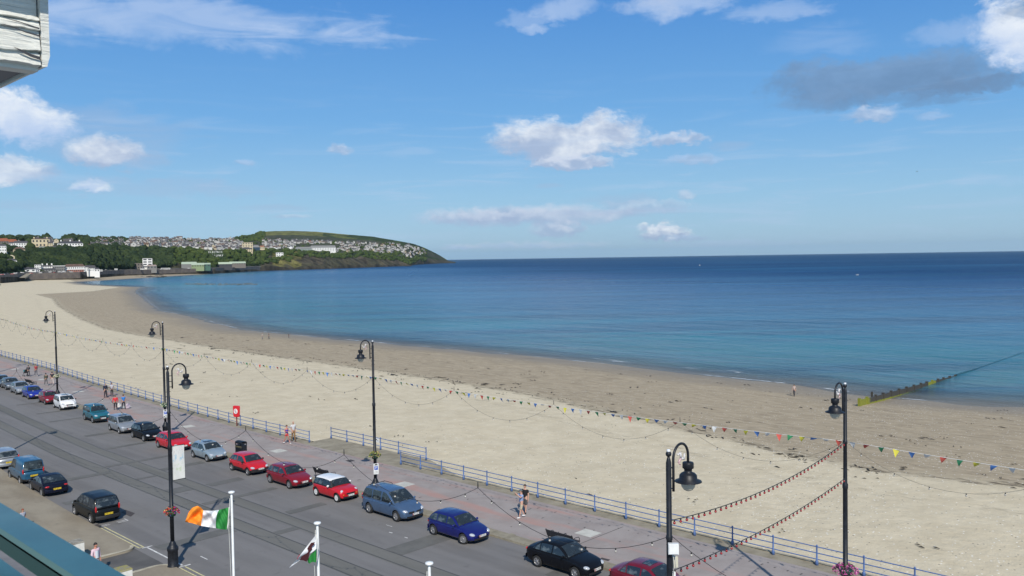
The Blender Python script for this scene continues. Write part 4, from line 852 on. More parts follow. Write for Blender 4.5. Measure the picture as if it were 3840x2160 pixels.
    for x in cx_:
        z = max(prof(x), zb-.0); we = wid(z); bz = min(zb-.05, z-.01)
        pts = [(wid(zb)*1.0, bz), (wid(zb), zb), (wid(zb+(z-zb)*.5), zb+(z-zb)*.5), (wid(z-.07) if z-.07 > zb else we, max(z-.06, zb)), (we-.045, z-.012), (we*.6, z+.018), (0, z+.032)]
        rows.append([bow((x, y, z_)) for y, z_ in pts]+[bow((x, -y, z_)) for y, z_ in pts[-2::-1]])
    mb.grid(rows, 0, True, False)
    if roof:
        k = 0
        for i, f in enumerate(mb.f):
            c = [sum(mb.v[j][a] for j in f)/4 for a in range(3)]
            if c[2] > H-.115: mb.mi[i] = 1
            elif True: mb.mi[i] = 2
    mb.build('cabin', [color, roof or color, M_dark], t)
    # --- glass
    def glass(name, rows, flip=False): mb = MB(); mb.grid(rows, 0, True, False, flip=flip); return mb.build(name, tint or gm, t)
    def slope(x0, x1, f0, f1, name, sgn):
        rows = []
        for i in range(7):
            x = x0+(x1-x0)*(f0+(f1-f0)*i/6); z = prof(x); we = (wid(z)-.055)*.965; row = []
            for j in range(9):
                u = -1+j/4; y = we*u; zz = z+.032-.030*(abs(u))**2.2
                row.append(Vector(bow((x, y, zz)))+Vector((sgn*.010, 0, .012)))
            rows.append(row)
        return glass(name, rows)
    slope(xa, xb, .07, .93, 'windscreen', 1); slope(xd, xc, .14 if typ != 'van' else .1, .88, 'rear_window', -1)
    def side(x0, x1, s_, name='side_window', e0=0, e1=0):
        rows = []
        for i in range(11):
            x = x0+(x1-x0)*i/10; zt = min(prof(x)-.085, H-.10); zl = zb+.035
            if zt < zl+.015: zt = zl+.015
            rows.append([Vector(bow((x, s_*(wid(z)+.006), z))) for z in [zl+(zt-zl)*j/4 for j in range(5)]])
        glass(name, rows, flip=s_ > 0)
    cuts = {'supermini': [(.95, -.38), (-.46, 1.0)], 'mini': [(.93, -.40), (-.47, 1.0)], 'coupe': [(.9, -.45), (-.53, .8)], 'van': [(.9, -.25)], 'mpv': [(.93, .0), (-.1, -.98), (-1.06, 1)], 'mpv2': [(.93, 0), (-.08, -.95), (-1.03, 1)]}.get(typ, [(.92, -.12), (-.20, -.98)])
    for s_ in (-1, 1):
        fx = xa-.10; rx = xd+.10
        for a, b_ in cuts:
            x1 = fx if a > .5 else a; x0 = rx if (b_ > .5) else b_
            x0 = max(x0, rx); side(x0, x1, s_)
        if typ in ('hatch', 'saloon', 'estate', 'suv', 'minimpv', 'tallhatch') and xd+.12 < -1.15: side(xd+.15, -1.04 if xd < -1.3 else xd+.3, s_)
    # --- wheels
    if (wr, rim) not in RIMC:
        mb = MB(); mb.lathe([(wr*.62, -.085), (wr*.93, -.095), (wr, -.06), (wr, .06), (wr*.93, .095), (wr*.62, .085)], n=28, axis='y', cap=False); o = mb.build('w', M_tyre); tm = o.data; bpy.data.objects.remove(o)
        mb = MB(); mb.lathe([(wr*.66, .07), (wr*.64, .088), (wr*.58, .075), (wr*.56, .045)], n=28, axis='y', k=0, cap=False); mb.lathe([(0.001, .035), (wr*.6, .04)], n=20, axis='y', k=1)
        ns = {'alloy': 7, 'multi': 14, 'cover': 8, 'steel': 5}[rim]
        for i in range(ns):
            a = 2*math.pi*i/ns; u = Vector((math.cos(a), 0, math.sin(a))); v = Vector((-u.z, 0, u.x)); w1, w2 = ((.04, .035) if rim != 'multi' else (.02, .018)) if rim != 'cover' else (.03, .05)
            A = u*wr*.10; B = u*wr*.60; q_ = [A-v*w1, A+v*w1, B+v*w2, B-v*w2]
            mb.poly([(p.x, .078, p.z) for p in q_], 0); mb.poly([(q_[0].x, .04, q_[0].z), (q_[0].x, .078, q_[0].z), (q_[3].x, .078, q_[3].z), (q_[3].x, .04, q_[3].z)], 0); mb.poly([(q_[1].x, .04, q_[1].z), (q_[1].x, .078, q_[1].z), (q_[2].x, .078, q_[2].z), (q_[2].x, .04, q_[2].z)], 0)
        mb.lathe([(wr*.17, .05), (wr*.17, .085), (0, .09)], n=12, axis='y', k=0)
        o = mb.build('r', [M_hub if rim in ('cover',) else M_chr, mat('rim_shadow', (.07, .07, .075), .6)]); rm = o.data; bpy.data.objects.remove(o); RIMC[(wr, rim)] = (tm, rm)
    tm, rm = RIMC[(wr, rim)]
    for x in (xf, xr):
        for s_ in (-1, 1):
            w = bpy.data.objects.new('wheel', tm); COL.objects.link(w); w.parent = t; w.location = (x, s_*(hw-.105), wr); w.rotation_euler = (0, random.uniform(0, 3), (0 if s_ > 0 else math.pi)+(turn if x == xf else 0))
            r_ = bpy.data.objects.new('rim', rm); COL.objects.link(r_); r_.parent = w
    # --- lamps, grille, plate, mirrors
    def el(name, c, r, m, rot=None): mb = MB(); mb.ball(c, r, 12, 8, rot=rot); return mb.build(name, m, t)
    for s_ in (-1, 1):
        if round_head:
            el('headlight', bow((hl-.20, s_*hw*.70, zn-.02)), (.075, .12, .12), M_head, Matrix.Rotation(R(-25), 3, 'Y'))
            el('indicator', bow((hl-.03, s_*hw*.66, zn-.23)), (.04, .06, .035), M_amb)
        else:
            c = bow((hl-.19, s_*hw*.735, zn-.055)); el('headlight', c, (.19, .155, .085), M_head, Matrix.Rotation(R(-s_*32), 3, 'Z') @ Matrix.Rotation(R(12), 3, 'Y'))
        if typ in ('mpv', 'mpv2', 'estate', 'van', 'minimpv', 'tallhatch', 'suv'): el('tail_light', bow((-hl+.06, s_*hw*.87, zd-.02)), (.065, .065, .20), M_tail)
        else: el('tail_light', bow((-hl+.075, s_*hw*.72, zd-.17)), (.065, .17, .065), M_tail)
        mm_ = el('door_mirror', (xa-.30, s_*(hw+.075), zb+.07), (.055, .10, .075), mirror or (M_dark if trim else color))
        mb = MB(); mb.tube([(xa-.3, s_*hw*.94, zb+.03), (xa-.3, s_*(hw+.06), zb+.06)], .025, 6); mb.build('mirror_arm', M_dark, t)
        mb = MB()
        for hx in ((.0, -.95) if typ not in ('supermini', 'mini', 'coupe', 'van') else (-.1,)): mb.box((hx, s_*(hw*1.0-.004), zb-.16), (.15, .03, .025))
        mb.build('door_handle', MATS['black_trim'] if trim else color, t)
        mb = MB()
        for hx in ((xa-.42, -.14, -.95) if typ not in ('supermini', 'mini', 'coupe') else (xa-.40, -.42)):
            zz = [gz+.14, .45, .62, zb-.06]
            if hx > xr+wr+.05: mb.grid([[(hx-.006, s_*(hw*k_+.001), z), (hx+.006, s_*(hw*k_+.001), z)] for z, k_ in zip(zz, (.955, .985, .995, .975))], 0, False)
        if len(mb.v): mb.build('door_seam', M_dark, t)
    zg = zn-.17
    def nose(name, y0, y1, z0, z1, m, off=.006, xo=0.0, nn=7):
        rows = []
        for i in range(nn):
            y = y0+(y1-y0)*i/(nn-1); rows.append([Vector(bow((hl+off+xo, y, z0)))+Vector((-.02*(z0 < .35), 0, 0)), Vector(bow((hl+off+xo, y, z1)))])
        mb = MB(); mb.grid(rows, 0, False); 
        for i in range(nn-1): pass
        me_ = mb.build(name, m, t); return me_
    M_g = M_dark
    if typ == 'mpv':
        nose('grille', .10, hw*.55, zn-.20, zn-.08, M_g, .012, -.03); nose('grille', -hw*.55, -.10, zn-.20, zn-.08, M_g, .012, -.03)
    else: nose('grille', -hw*.42, hw*.42, zn-.20, zn-.11, M_g, .012, -.02)
    nose('lower_grille', -hw*.72, hw*.72, .27, .40, M_g, .010, -.012)
    if trim: nose('bumper', -hw*.98, hw*.98, .28, .52, M_g, .02, 0, 11)
    # front and rear plates
    def plate_(sx, z, m, txt):
        p = MB(); p.box((sx*(hl+.016), 0, z), (.02, .52, .115)); po = p.build('number_plate', m, t)
        if m is M_plw: p = MB(); p.box((sx*(hl+.028), -sx*-.235*-1, z), (.004, .045, .11)); p.build('plate_band', M_pred, po)
        text_mesh(txt, .115, 'lettering', M_sblk, po, (sx*(hl+.028), 0, z), (math.pi/2, 0, sx*math.pi/2), .002)
    if plate: plate_(1, .50 if not round_head else .46, M_plw, plate); plate_(-1, zd-.36 if typ not in ('coupe',) else .56, M_ply if plate_y else M_plw, plate)
    if typ not in ('van',):
        mb = MB(); mb.grid([[Vector(bow((-hl-.012, y, .30))), Vector(bow((-hl-.03, y, .36))), Vector(bow((-hl-.03, y, .50))), Vector(bow((-hl-.01, y, .54)))] for y in np.linspace(-hw*.93, hw*.93, 9)], 0, True); mb.build('rear_bumper', M_dark if trim or typ in ('mpv2',) else color, t)
    if sunroof:
        mb = MB(); rows = [[(x, y, prof(x)+.045-.02*(y/.4)**2) for y in (-.38, -.19, 0, .19, .38)] for x in np.linspace(xb-.62, xb-.14, 4)]; mb.grid(rows, 0, True); mb.build('sunroof', gm, t)
    if rails:
        for s_ in (-1, 1): mb = MB(); mb.tube([(xc+.15, s_*wt_*.86, H-.01), (xc+.2, s_*wt_*.86, H+.06), (xc+1.0, s_*wt_*.86, H+.07), (xc+1.1, s_*wt_*.86, H+.01)], .018, 6); mb.build('roof_rail', M_dark, t)
        mb = MB(); mb.tube([(xc+.3, -wt_*.86, H+.07), (xc+.3, wt_*.86, H+.07)], .02, 6); mb.build('roof_bar', M_dark, t)
    mb = MB(); mb.tube([bow((xa+.02, -.5, zh+.035)), bow((xa-.22, .05, prof(xa-.22)+.07))], .009, 4); mb.tube([bow((xa+.02, .08, zh+.04)), bow((xa-.22, .55, prof(xa-.22)+.05))], .009, 4); mb.build('wiper', M_dark, t)
    return t
red1 = paint('scarlet', (.52, .012, .022)); red2 = paint('crimson', (.50, .012, .02)); drk = paint('dark_red', (.23, .008, .018), .15); mred = paint('mini_red', (.50, .01, .02)); maroon = paint('maroon', (.16, .008, .022), .15)
slv = paint('silver', (.38, .40, .42), .55); pslv = paint('pale_blue_silver', (.36, .44, .49), .5); gry = paint('mid_grey', (.17, .19, .21), .5); blk = paint('black', (.006, .007, .010)); navy = paint('navy', (.012, .016, .15), .3)
rblu = paint('royal_blue', (.02, .035, .33), .3); teal = paint('sea_green', (.025, .17, .22), .4); esp = paint('steel_blue', (.085, .145, .25), .45); whp = paint('white', (.74, .74, .74)); vblu = paint('van_blue', (.022, .09, .165), .1); wroof = paint('roof_white', (.78, .78, .78)); dkg = paint('black_green', (.008, .010, .012)); blkb = paint('blue_black', (.008, .010, .022), .1); sgrey = paint('slate_blue', (.10, .15, .21), .4)
def sea_row(typ, color, ry, fy, wx, label, **k):
    W = TYPES[typ][1]; wb = TYPES[typ][3]; fo = TYPES[typ][4]; L = TYPES[typ][0]
    off = (L/2-fo)-wb/2                  # wheel centre ahead of the body centre
    cy = (ry+fy)/2+off; x = wx+W/2-.02; a = math.atan2(dx(cy+3)-dx(cy-3), 6)
    return car(typ, color, (x, cy, 0), -math.pi/2-a, label, group='cars parked nose to tail along the promenade kerb', **k)
G = 'cars parked nose to tail along the promenade kerb'
sea_row('hatch', sgrey, 134.6, 131.9, 36.35, 'slate blue car cut by the left edge, farthest of the promenade row')
sea_row('hatch', gry, 130.4, 127.9, 36.3, 'dark grey hatchback behind the silver coupe at the far left of the row', rim='alloy')
sea_row('saloon', slv, 124.9, 121.9, 35.8, 'silver coupe-like car between the grey hatchback and the bright blue one', rim='alloy')
sea_row('hatch', rblu, 119.2, 116.5, 35.5, 'bright blue hatchback in front of the silver coupe', rim='alloy', plate='JMN 218')
sea_row('supermini', drk, 112.9, 110.4, 35.4, 'small dark red hatchback directly behind the white tall hatchback')
sea_row('tallhatch', whp, 107.1, 104.7, 35.15, 'white tall hatchback with a black glass roof panel', sunroof=True, rim='steel', plate='GMN 672', mirror=M_dark)
sea_row('suv', teal, 96.0, 93.5, 34.5, 'sea green small off-roader with grey lower sides', trim=True, rim='steel', plate='FMN 940', sunroof=True)
sea_row('minimpv', slv, 87.95, 85.4, 33.95, 'silver small people carrier behind the black hatchback', sunroof=True, rim='steel', plate='HMN 503')
sea_row('hatch', blk, 82.5, 79.9, 33.93, 'black hatchback between the silver people carrier and the bright red hatchback', plate='JMN 380')
sea_row('hatch', red1, 76.2, 73.6, 33.6, 'bright red hatchback partly hidden by the banner lamp post', plate='KMN 21')
sea_row('supermini', pslv, 69.95, 67.5, 33.82, 'pale blue silver three-door hatchback with a dark sunroof', sunroof=True, rim='steel', plate='DMN 816')
sea_row('supermini', red2, 63.15, 60.7, 33.7, 'small old red hatchback with black bumpers beside the litter bin', trim=True, rim='steel', plate='GMN 239F')
sea_row('hatch', drk, 57.35, 54.75, 33.65, 'dark red hatchback between the old red hatchback and the white roofed car', plate='LMN 829 U', rim='multi')
sea_row('mini', mred, 51.66, 49.18, 33.9, 'small red car with a white roof, white mirrors and white wheels', roof=wroof, rim='cover', plate='GMN 216 A', round_head=True, mirror=wroof)
sea_row('mpv', esp, 45.45, 42.6, 33.8, 'steel blue people carrier with roof bars', rails=True, rim='multi', plate='KMN 147 R')
sea_row('hatch', navy, 38.9, 36.25, 33.62, 'dark blue three-door hatchback with its front wheels turned', turn=R(24), rim='multi', plate='JMN 542 J')
sea_row('saloon', blk, 30.6, 28.0, 33.72, 'black saloon near the bottom edge in front of the bench', rim='steel', plate='LMN 749 R')
sea_row('saloon', maroon, 25.2, 22.6, 34.0, 'maroon saloon with a sunroof behind the nearest lamp post, cut by the bottom edge', sunroof=True, rim='steel', plate='EMN 517')
def west_row(typ, color, ry, wx, label, rz=math.pi/2, **k):
    L, W, _, wb, fo = TYPES[typ][:5]; cy = ry+wb/2-((L/2-fo)-wb/2); return car(typ, color, (wx+W/2+.0, cy, 0), rz, label, group='cars parked on the hotel side of the road', plate_y=True, **k)
west_row('mpv2', dkg, 57.2, 20.72, 'black people carrier seen from behind, nearest on the hotel side', rim='steel', plate='KMN 80 N')
west_row('coupe', blkb, 66.6, 20.9, 'small black coupe seen from behind, between the blue van and the black people carrier', plate='JMN 872 C', rz=math.pi/2-.03)
west_row('van', vblu, 71.6, 21.0, 'blue panel van seen from behind with two rear windows', name='parked_van', trim=True, rim='steel', plate='CMN 215 H', rz=math.pi/2-.03)
west_row('estate', slv, 78.6, 21.3, 'silver estate car behind the blue van, cut by the left edge', rim='steel', plate='FMN 361', rz=math.pi/2-.05)
# ================================================================ PEOPLE
def skinmesh(verts, edges, radii, sub=1):
    me = bpy.data.meshes.new('t'); me.from_pydata([tuple(v) for v in verts], edges, []); o = bpy.data.objects.new('t', me); COL.objects.link(o)
    o.modifiers.new('k', 'SKIN').use_smooth_shade = True
    for i, r_ in enumerate(radii):
        sv_ = me.skin_vertices[0].data[i]; sv_.radius = (r_, r_) if not isinstance(r_, tuple) else r_; sv_.use_root = (i == 0)
    s_ = o.modifiers.new('s', 'SUBSURF'); s_.levels = s_.render_levels = sub
    m_ = ev_mesh(o); bpy.data.objects.remove(o)
    for p in m_.polygons: p.use_smooth = True
    return m_
def person(loc, face, label, skin=(.42, .24, .17), hair=(.05, .03, .02), top=(.2, .2, .2), sleeve='short', leg=(.03, .04, .08), legs='long', shoes=(.03, .03, .03), stride=.28, ht=1.74, arms='walk', hat=None, group=None, bald=False, seed=0, build_=1.0, lean=0.0, topcol2=None, longhair=False):
    t = thing('person', label, 'person', loc, face, group); k = ht/1.75; S = lambda *p: Vector((p[0]*k*build_, p[1]*k, p[2]*k))
    fl, fr = stride, -stride
    def leg_(s_, d): hipz = .93; return [S(s_*.09, 0, hipz), S(s_*.095, d*.42+.05*(d < 0), .50), S(s_*.095, d*.85-(.05 if d < 0 else 0), .09+(.05 if d < 0 else 0))]
    L1, L2 = leg_(-1, fl), leg_(1, fr)
    SH = [S(-.185, lean, 1.43), S(.185, lean, 1.43)]
    if arms == 'walk': A1 = [SH[0], S(-.235, -.10+lean, 1.17), S(-.225, -.02+lean, .93)]; A2 = [SH[1], S(.235, .06+lean, 1.17), S(.225, .20+lean, .95)]
    elif arms == 'down': A1 = [SH[0], S(-.24, 0, 1.16), S(-.24, .04, .91)]; A2 = [SH[1], S(.24, 0, 1.16), S(.24, .04, .91)]
    elif arms == 'up': A1 = [SH[0], S(-.34, .20, 1.38), S(-.12, .34, 1.55)]; A2 = [SH[1], S(.34, .20, 1.38), S(.12, .34, 1.55)]
    elif arms == 'push': A1 = [SH[0], S(-.24, .12, 1.18), S(-.2, .38, 1.08)]; A2 = [SH[1], S(.24, .12, 1.18), S(.2, .38, 1.08)]
    elif arms == 'bent': A1 = [SH[0], S(-.25, -.08, 1.18), S(-.18, .18, 1.16)]; A2 = [SH[1], S(.25, .0, 1.18), S(.20, .24, 1.22)]
    V = [S(0, 0, .97), S(0, lean*.5, 1.18), S(0, lean, 1.38), S(0, lean+.005, 1.49), S(0, lean+.01, 1.57)]; E_ = [(0, 1), (1, 2), (2, 3), (3, 4)]; Rr = [.125, .115, .13, .055, .05]
    def chain(st, pts, rs):
        prev = st
        for p, r_ in zip(pts, rs): V.append(p); Rr.append(r_); E_.append((prev, len(V)-1)); prev = len(V)-1
        return prev
    for A in (A1, A2):
        w = chain(2, A, [.055, .042, .026]); d = (A[2]-A[1]).normalized(); sd = d.cross(Vector((0, 0, 1))).normalized() if abs(d.z) < .95 else Vector((0, 1, 0)); pm = chain(w, [A[2]+d*.065*k], [.030])
        for i, ln in enumerate((.065, .078, .072, .055)): c = A[2]+d*.085*k+sd*(i-1.5)*.019; chain(pm, [c, c+d*ln*k*.6+Vector((0, .012, -.004)), c+d*ln*k+Vector((0, .025, -.01))], [.0095, .0085, .007])
        chain(w, [A[2]+d*.035*k+sd*.038, A[2]+d*.075*k+sd*.058], [.011, .009])
    feet = []
    for Lg in (L1, L2):
        chain(0, Lg, [.085, .052, .036]); feet.append(Lg[2])
    body = skinmesh(V, E_, [r_*k for r_ in Rr])
    hb = bmesh.new(); hb.from_mesh(body); hc = S(0, lean+.02, 1.655)
    hm = MB(); rows = []
    for i in range(11):
        th = math.pi*i/10; row = []
        for j in range(16):
            a = 2*math.pi*j/16; x = .076*math.sin(th)*math.cos(a); y = .095*math.sin(th)*math.sin(a); z = -.118*math.cos(th)
            if z < 0: x *= 1-.25*(-z/.118); y *= 1-.12*(-z/.118)
            if j == 4 and i in (4, 5): y += .022          # nose
            if j in (3, 5) and i == 6: y -= .008          # eye sockets
            if j in (0, 8) and i in (5, 6): x *= 1.16     # ears
            row.append(hc+Vector((x, y, z))*k)
        rows.append(row)
    hm.grid(rows, 0, True, True); ho = hm.build('h', []); hb.from_mesh(ho.data); bpy.data.objects.remove(ho); hb.to_mesh(body); hb.free()
    msk = mat('skin_%02d%02d' % (int(skin[0]*99), int(skin[2]*99)), skin, .6); body.materials.append(msk)
    for p in body.polygons: p.use_smooth = True
    bo = bpy.data.objects.new('body', body); COL.objects.link(bo); bo.parent = t
    def cloth(name, V, E_, Rr, c, sub=1):
        m_ = skinmesh(V, E_, [r_*k for r_ in Rr], sub); m_.materials.append(mat('cloth_%s' % ''.join('%02d' % int(q_*99) for q_ in c), c, .85, vary=.12, vscale=14)); o = bpy.data.objects.new(name, m_); COL.objects.link(o); o.parent = t; return o
    # shirt
    V2 = [S(0, 0, .93), S(0, lean*.5, 1.17), S(0, lean, 1.38), S(0, lean, 1.46)]; E2 = [(0, 1), (1, 2), (2, 3)]; R2 = [.155, .14, .152, .08]
    for A in (A1, A2):
        e = A[1] if sleeve == 'long' else A[0].lerp(A[1], .62); i0 = len(V2)
        if sleeve != 'none':
            V2 += [A[0], e]; R2 += [.075, .058]; E2 += [(2, i0), (i0, i0+1)]
            if sleeve == 'long': V2.append(A[1].lerp(A[2], .92)); R2.append(.042); E2.append((i0+1, i0+2))
        else: V2 += [A[0].lerp(S(0, lean, 1.42), .3)]; R2 += [.06]; E2 += [(2, i0)]
    cloth('shirt', V2, E2, R2, top)
    V3 = [S(0, 0, .98), S(0, 0, .90)]; E3 = [(0, 1)]; R3 = [.14, .14]
    for Lg in (L1, L2):
        i0 = len(V3); end = Lg[0].lerp(Lg[1], {'long': 1, 'knee': .95, 'short': .5}[legs]); V3 += [Lg[0]+Vector((0, 0, -.03)), end]; R3 += [.098, .068 if legs == 'long' else .088]; E3 += [(1, i0), (i0, i0+1)]
        if legs == 'long': V3.append(Lg[1].lerp(Lg[2], .95)); R3.append(.052); E3.append((i0+1, i0+2))
    cloth('trousers' if legs == 'long' else 'shorts', V3, E3, R3, leg)
    for f in feet:
        mb = MB(); mb.ball((f.x, f.y+.05*k, max(f.z-.035*k, .045)), (.048*k, .135*k, .048*k), 10, 6); mb.build('shoe', mat('shoe_%02d' % int(shoes[0]*99), shoes, .6), t)
    if not bald:
        mb = MB(); rows = []
        for i in range(7):
            th = math.pi*(.0+.56*i/6); row = []
            for j in range(16):
                a = 2*math.pi*j/16; fr_ = .5+.5*math.sin(a); lim = 1 if fr_ < .7 else .72; th2 = th*(1-.30*fr_) if not longhair else th*(1-.42*fr_)*(1.25 if fr_ < .6 else 1); rr_ = 1.13
                row.append(hc+Vector((.082*rr_*math.sin(th2)*math.cos(a), .098*rr_*math.sin(th2)*math.sin(a)-.006, .122*rr_*math.cos(th2)))*k)
            rows.append(row)
        mb.grid(rows, 0, True, True); mb.build('hair', mat('hair_%02d%02d' % (int(hair[0]*99), int(hair[1]*99)), hair, .7), t)
    if hat:
        mb = MB(); mb.ball(hc+Vector((0, 0, .07*k)), (.098*k, .115*k, .07*k), 14, 8); mb.box(hc+Vector((0, .13*k, .055*k)), (.13*k, .12*k, .015)); mb.build('cap', mat('cap_%02d' % int(hat[0]*99), hat, .8), t)
    for s_ in (-1, 1): mb = MB(); mb.ball(hc+Vector((s_*.028*k, .083*k, .012*k)), .011*k, 6, 4); mb.build('eye', M_sblk, t)
    mb = MB(); mb.box(hc+Vector((0, .084*k, -.055*k)), (.04*k, .012, .009)); mb.build('mouth', mat('lips', (.3, .1, .08), .6), t)
    return t
Zp = .12
G2 = 'people strolling on the promenade'
AWAY = 0.0
person((42.6, 139.6, Zp), AWAY, 'person in a dark grey top walking away and pushing a turquoise pushchair', hair=(.01, .01, .012), top=(.05, .05, .06), leg=(.02, .02, .03), sleeve='long', arms='push', group=G2, ht=1.66)
person((43.4, 138.9, Zp), AWAY, 'person in a dark red T-shirt and grey trousers walking away at the far left', hair=(.12, .06, .03), top=(.30, .04, .05), leg=(.09, .09, .11), shoes=(.5, .5, .5), group=G2, ht=1.78)
person((40.9, 127.0, Zp), AWAY+.1, 'person in an olive green jacket walking away left of the farthest lamp post', hair=(.015, .012, .01), top=(.085, .085, .06), leg=(.08, .085, .09), sleeve='long', shoes=(.4, .4, .4), group=G2, ht=1.7, build_=1.1)
person((41.75, 127.2, Zp), AWAY-.1, 'person in a black T-shirt and pale trousers beside the one in the olive jacket', hair=(.015, .01, .01), top=(.015, .015, .025), leg=(.50, .42, .38), group=G2, ht=1.78)
person((41.9, 109.3, Zp), math.pi+.3, 'person in a dark suit jacket standing near the railing facing the camera', hair=(.25, .24, .23), top=(.025, .03, .055), sleeve='long', leg=(.02, .02, .03), stride=.06, arms='down', group=G2, ht=1.8, build_=1.08)
person((42.75, 109.5, Zp), math.pi-.3, 'person with a white top and black trousers next to the suited one', hair=(.02, .015, .012), top=(.42, .42, .45), sleeve='short', leg=(.015, .015, .02), stride=.04, arms='bent', group=G2, ht=1.72)
person((39.0, 99.0, Zp), AWAY-.2, 'person in a bright red top and black leggings walking away with a white bag', hair=(.12, .10, .06), top=(.60, .03, .04), leg=(.015, .015, .02), group=G2, ht=1.68, sleeve='long', build_=1.12, arms='down', hat=(.16, .14, .08))
person((39.85, 98.9, Zp), AWAY, 'person in a bright blue top and dark leggings walking beside the one in red', hair=(.12, .03, .01), top=(.03, .19, .52), leg=(.02, .02, .03), group=G2, ht=1.65, sleeve='short', arms='down')
person((41.75, 68.05, Zp), math.pi+.2, 'runner in a purple vest and red shorts beside the grey haired walker', skin=(.50, .22, .16), hair=(.08, .05, .03), top=(.07, .04, .34), sleeve='none', leg=(.55, .03, .04), legs='short', shoes=(.6, .6, .6), stride=.36, group=G2, arms='bent', ht=1.68)
person((42.65, 68.4, Zp), math.pi, 'balding person in a white top with dark sleeves and tan trousers by the railing end', skin=(.45, .26, .18), hair=(.35, .33, .3), top=(.55, .55, .56), sleeve='short', leg=(.24, .14, .06), shoes=(.1, .06, .04), stride=.12, group=G2, ht=1.84, bald=True, build_=1.1)
person((39.3, 36.9, Zp), math.radians(65), 'person in a pale blue shirt and beige shorts raising both hands to the face', skin=(.52, .30, .22), top=(.27, .36, .56), leg=(.42, .36, .26), legs='knee', shoes=(.6, .6, .6), stride=.22, arms='up', hat=(.11, .12, .12), group=G2, ht=1.78, build_=1.06)
person((40.15, 37.35, Zp), math.radians(100), 'taller person in a black T-shirt and grey shorts behind the one in pale blue', skin=(.52, .30, .22), hair=(.06, .04, .03), top=(.01, .01, .012), leg=(.07, .07, .075), legs='knee', shoes=(.02, .02, .02), stride=.16, arms='down', group=G2, ht=1.86)
def bz(x, y): return float(beach_z(sdist(np.array([[x, y]]), SHORE))[0])
G3 = 'people on the wet sand'
person((121.4, 57.9, bz(121.4, 57.9)), math.radians(95), 'lone person in a pale pink top walking on the wet sand near the groyne', top=(.50, .40, .36), leg=(.05, .05, .055), hair=(.04, .03, .02), sleeve='short', group=G3, stride=.15)
person((123.0, 211.6, bz(123, 211.6)), math.radians(60), 'person in pale clothes, left one of the distant pair at the water edge', top=(.42, .38, .34), leg=(.2, .2, .22), sleeve='long', group=G3, stride=.1)
person((124.6, 210.9, bz(124.6, 210.9)), math.radians(60), 'person in a dark top, right one of the distant pair at the water edge', top=(.12, .11, .11), leg=(.06, .06, .07), sleeve='long', group=G3, stride=.2)
person((131.0, 211.2, bz(131, 211.2)), math.radians(200), 'small child in dark clothes at the water edge right of the distant pair', top=(.02, .02, .03), leg=(.1, .09, .1), ht=1.15, sleeve='long', arms='bent', group=G3, stride=.2)
person((17.35, 47.26, 0), math.radians(205), 'person in a pink and white top, sunglasses on head, above the teal rail', skin=(.50, .22, .15), hair=(.02, .02, .025), top=(.72, .52, .58), sleeve='long', leg=(.68, .48, .54), arms='down', stride=.18, ht=1.78, build_=1.05)
person((17.4, 59.0, 0), math.radians(200), 'red haired child in a pale grey top, cut by the teal rail', hair=(.22, .05, .02), top=(.34, .36, .42), sleeve='short', leg=(.03, .04, .08), ht=1.35, arms='down', stride=.1)
# bib on the pink top and sunglasses
mb = MB(); mb.grid([[(x, .165-.06*(x/.12)**2, z) for x in (-.12, -.06, 0, .06, .12)] for z in (1.0, 1.15, 1.3, 1.4)], 0, True); o = mb.build('bib', mat('bib_white', (.62, .66, .70), .8), [c for c in bpy.data.objects if c.get('label', '').startswith('person in a pink')][0])
# --- things they carry
def bag(loc, c, label, s_=1.0):
    t = thing('shopping_bag', label, 'bag', loc, .3); mb = MB(); mb.grid([[(-.17*s_, y, .02), (-.19*s_, y, .2*s_), (-.13*s_, y*.5, .42*s_)] for y in (-.06, .06)], 0, True); mb.grid([[(.17*s_, y, .02), (.19*s_, y, .2*s_), (.13*s_, y*.5, .42*s_)] for y in (.06, -.06)], 0, True)
    mb.grid([[(-.17*s_, -.06, .02), (.17*s_, -.06, .02)], [(-.19*s_, -.07, .2*s_), (.19*s_, -.07, .2*s_)], [(-.13*s_, -.03, .42*s_), (.13*s_, -.03, .42*s_)]], 0, True); mb.grid([[(-.17*s_, .06, .02), (.17*s_, .06, .02)], [(-.19*s_, .07, .2*s_), (.19*s_, .07, .2*s_)], [(-.13*s_, .03, .42*s_), (.13*s_, .03, .42*s_)]], 0, True); mb.build('sack', mat('bag_%02d%02d' % (int(c[0]*99), int(c[2]*99)), c, .6), t)
    mb = MB(); mb.tube([(-.1*s_, 0, .40*s_), (-.05*s_, 0, .58*s_), (.05*s_, 0, .58*s_), (.1*s_, 0, .40*s_)], .012, 5); mb.build('handle', MATS['rope_white'], t)
bag((39.42, 99.0, .42), (.72, .70, .66), 'white carrier bag hanging between the walkers in red and in blue'); bag((40.3, 98.8, .16), (.50, .42, .48), 'large pale pink bag held low by the walker in blue', 1.35)
t = thing('pushchair', 'turquoise and black pushchair pushed along at the far left of the promenade', 'pushchair', (42.45, 140.35, Zp), 0)
mb = MB(); mb.grid([[(-.24, .2*math.cos(a)+.1, .55+.42*math.sin(a)) for a in np.linspace(.3, 2.9, 7)], [(.24, .2*math.cos(a)+.1, .55+.42*math.sin(a)) for a in np.linspace(.3, 2.9, 7)]], 0, True); mb.build('hood', mat('turquoise', (.05, .32, .38), .7), t)
mb = MB(); mb.box((0, .05, .52), (.46, .5, .1)); mb.box((0, -.18, .75), (.46, .06, .5)); mb.build('seat', M_dark, t)
mb = MB()
for s_ in (-.26, .26): mb.tube([(s_, -.5, 1.05), (s_, -.1, .6), (s_, .38, .12)], .016, 5); mb.tube([(s_, .2, .5), (s_, -.32, .12)], .016, 5)
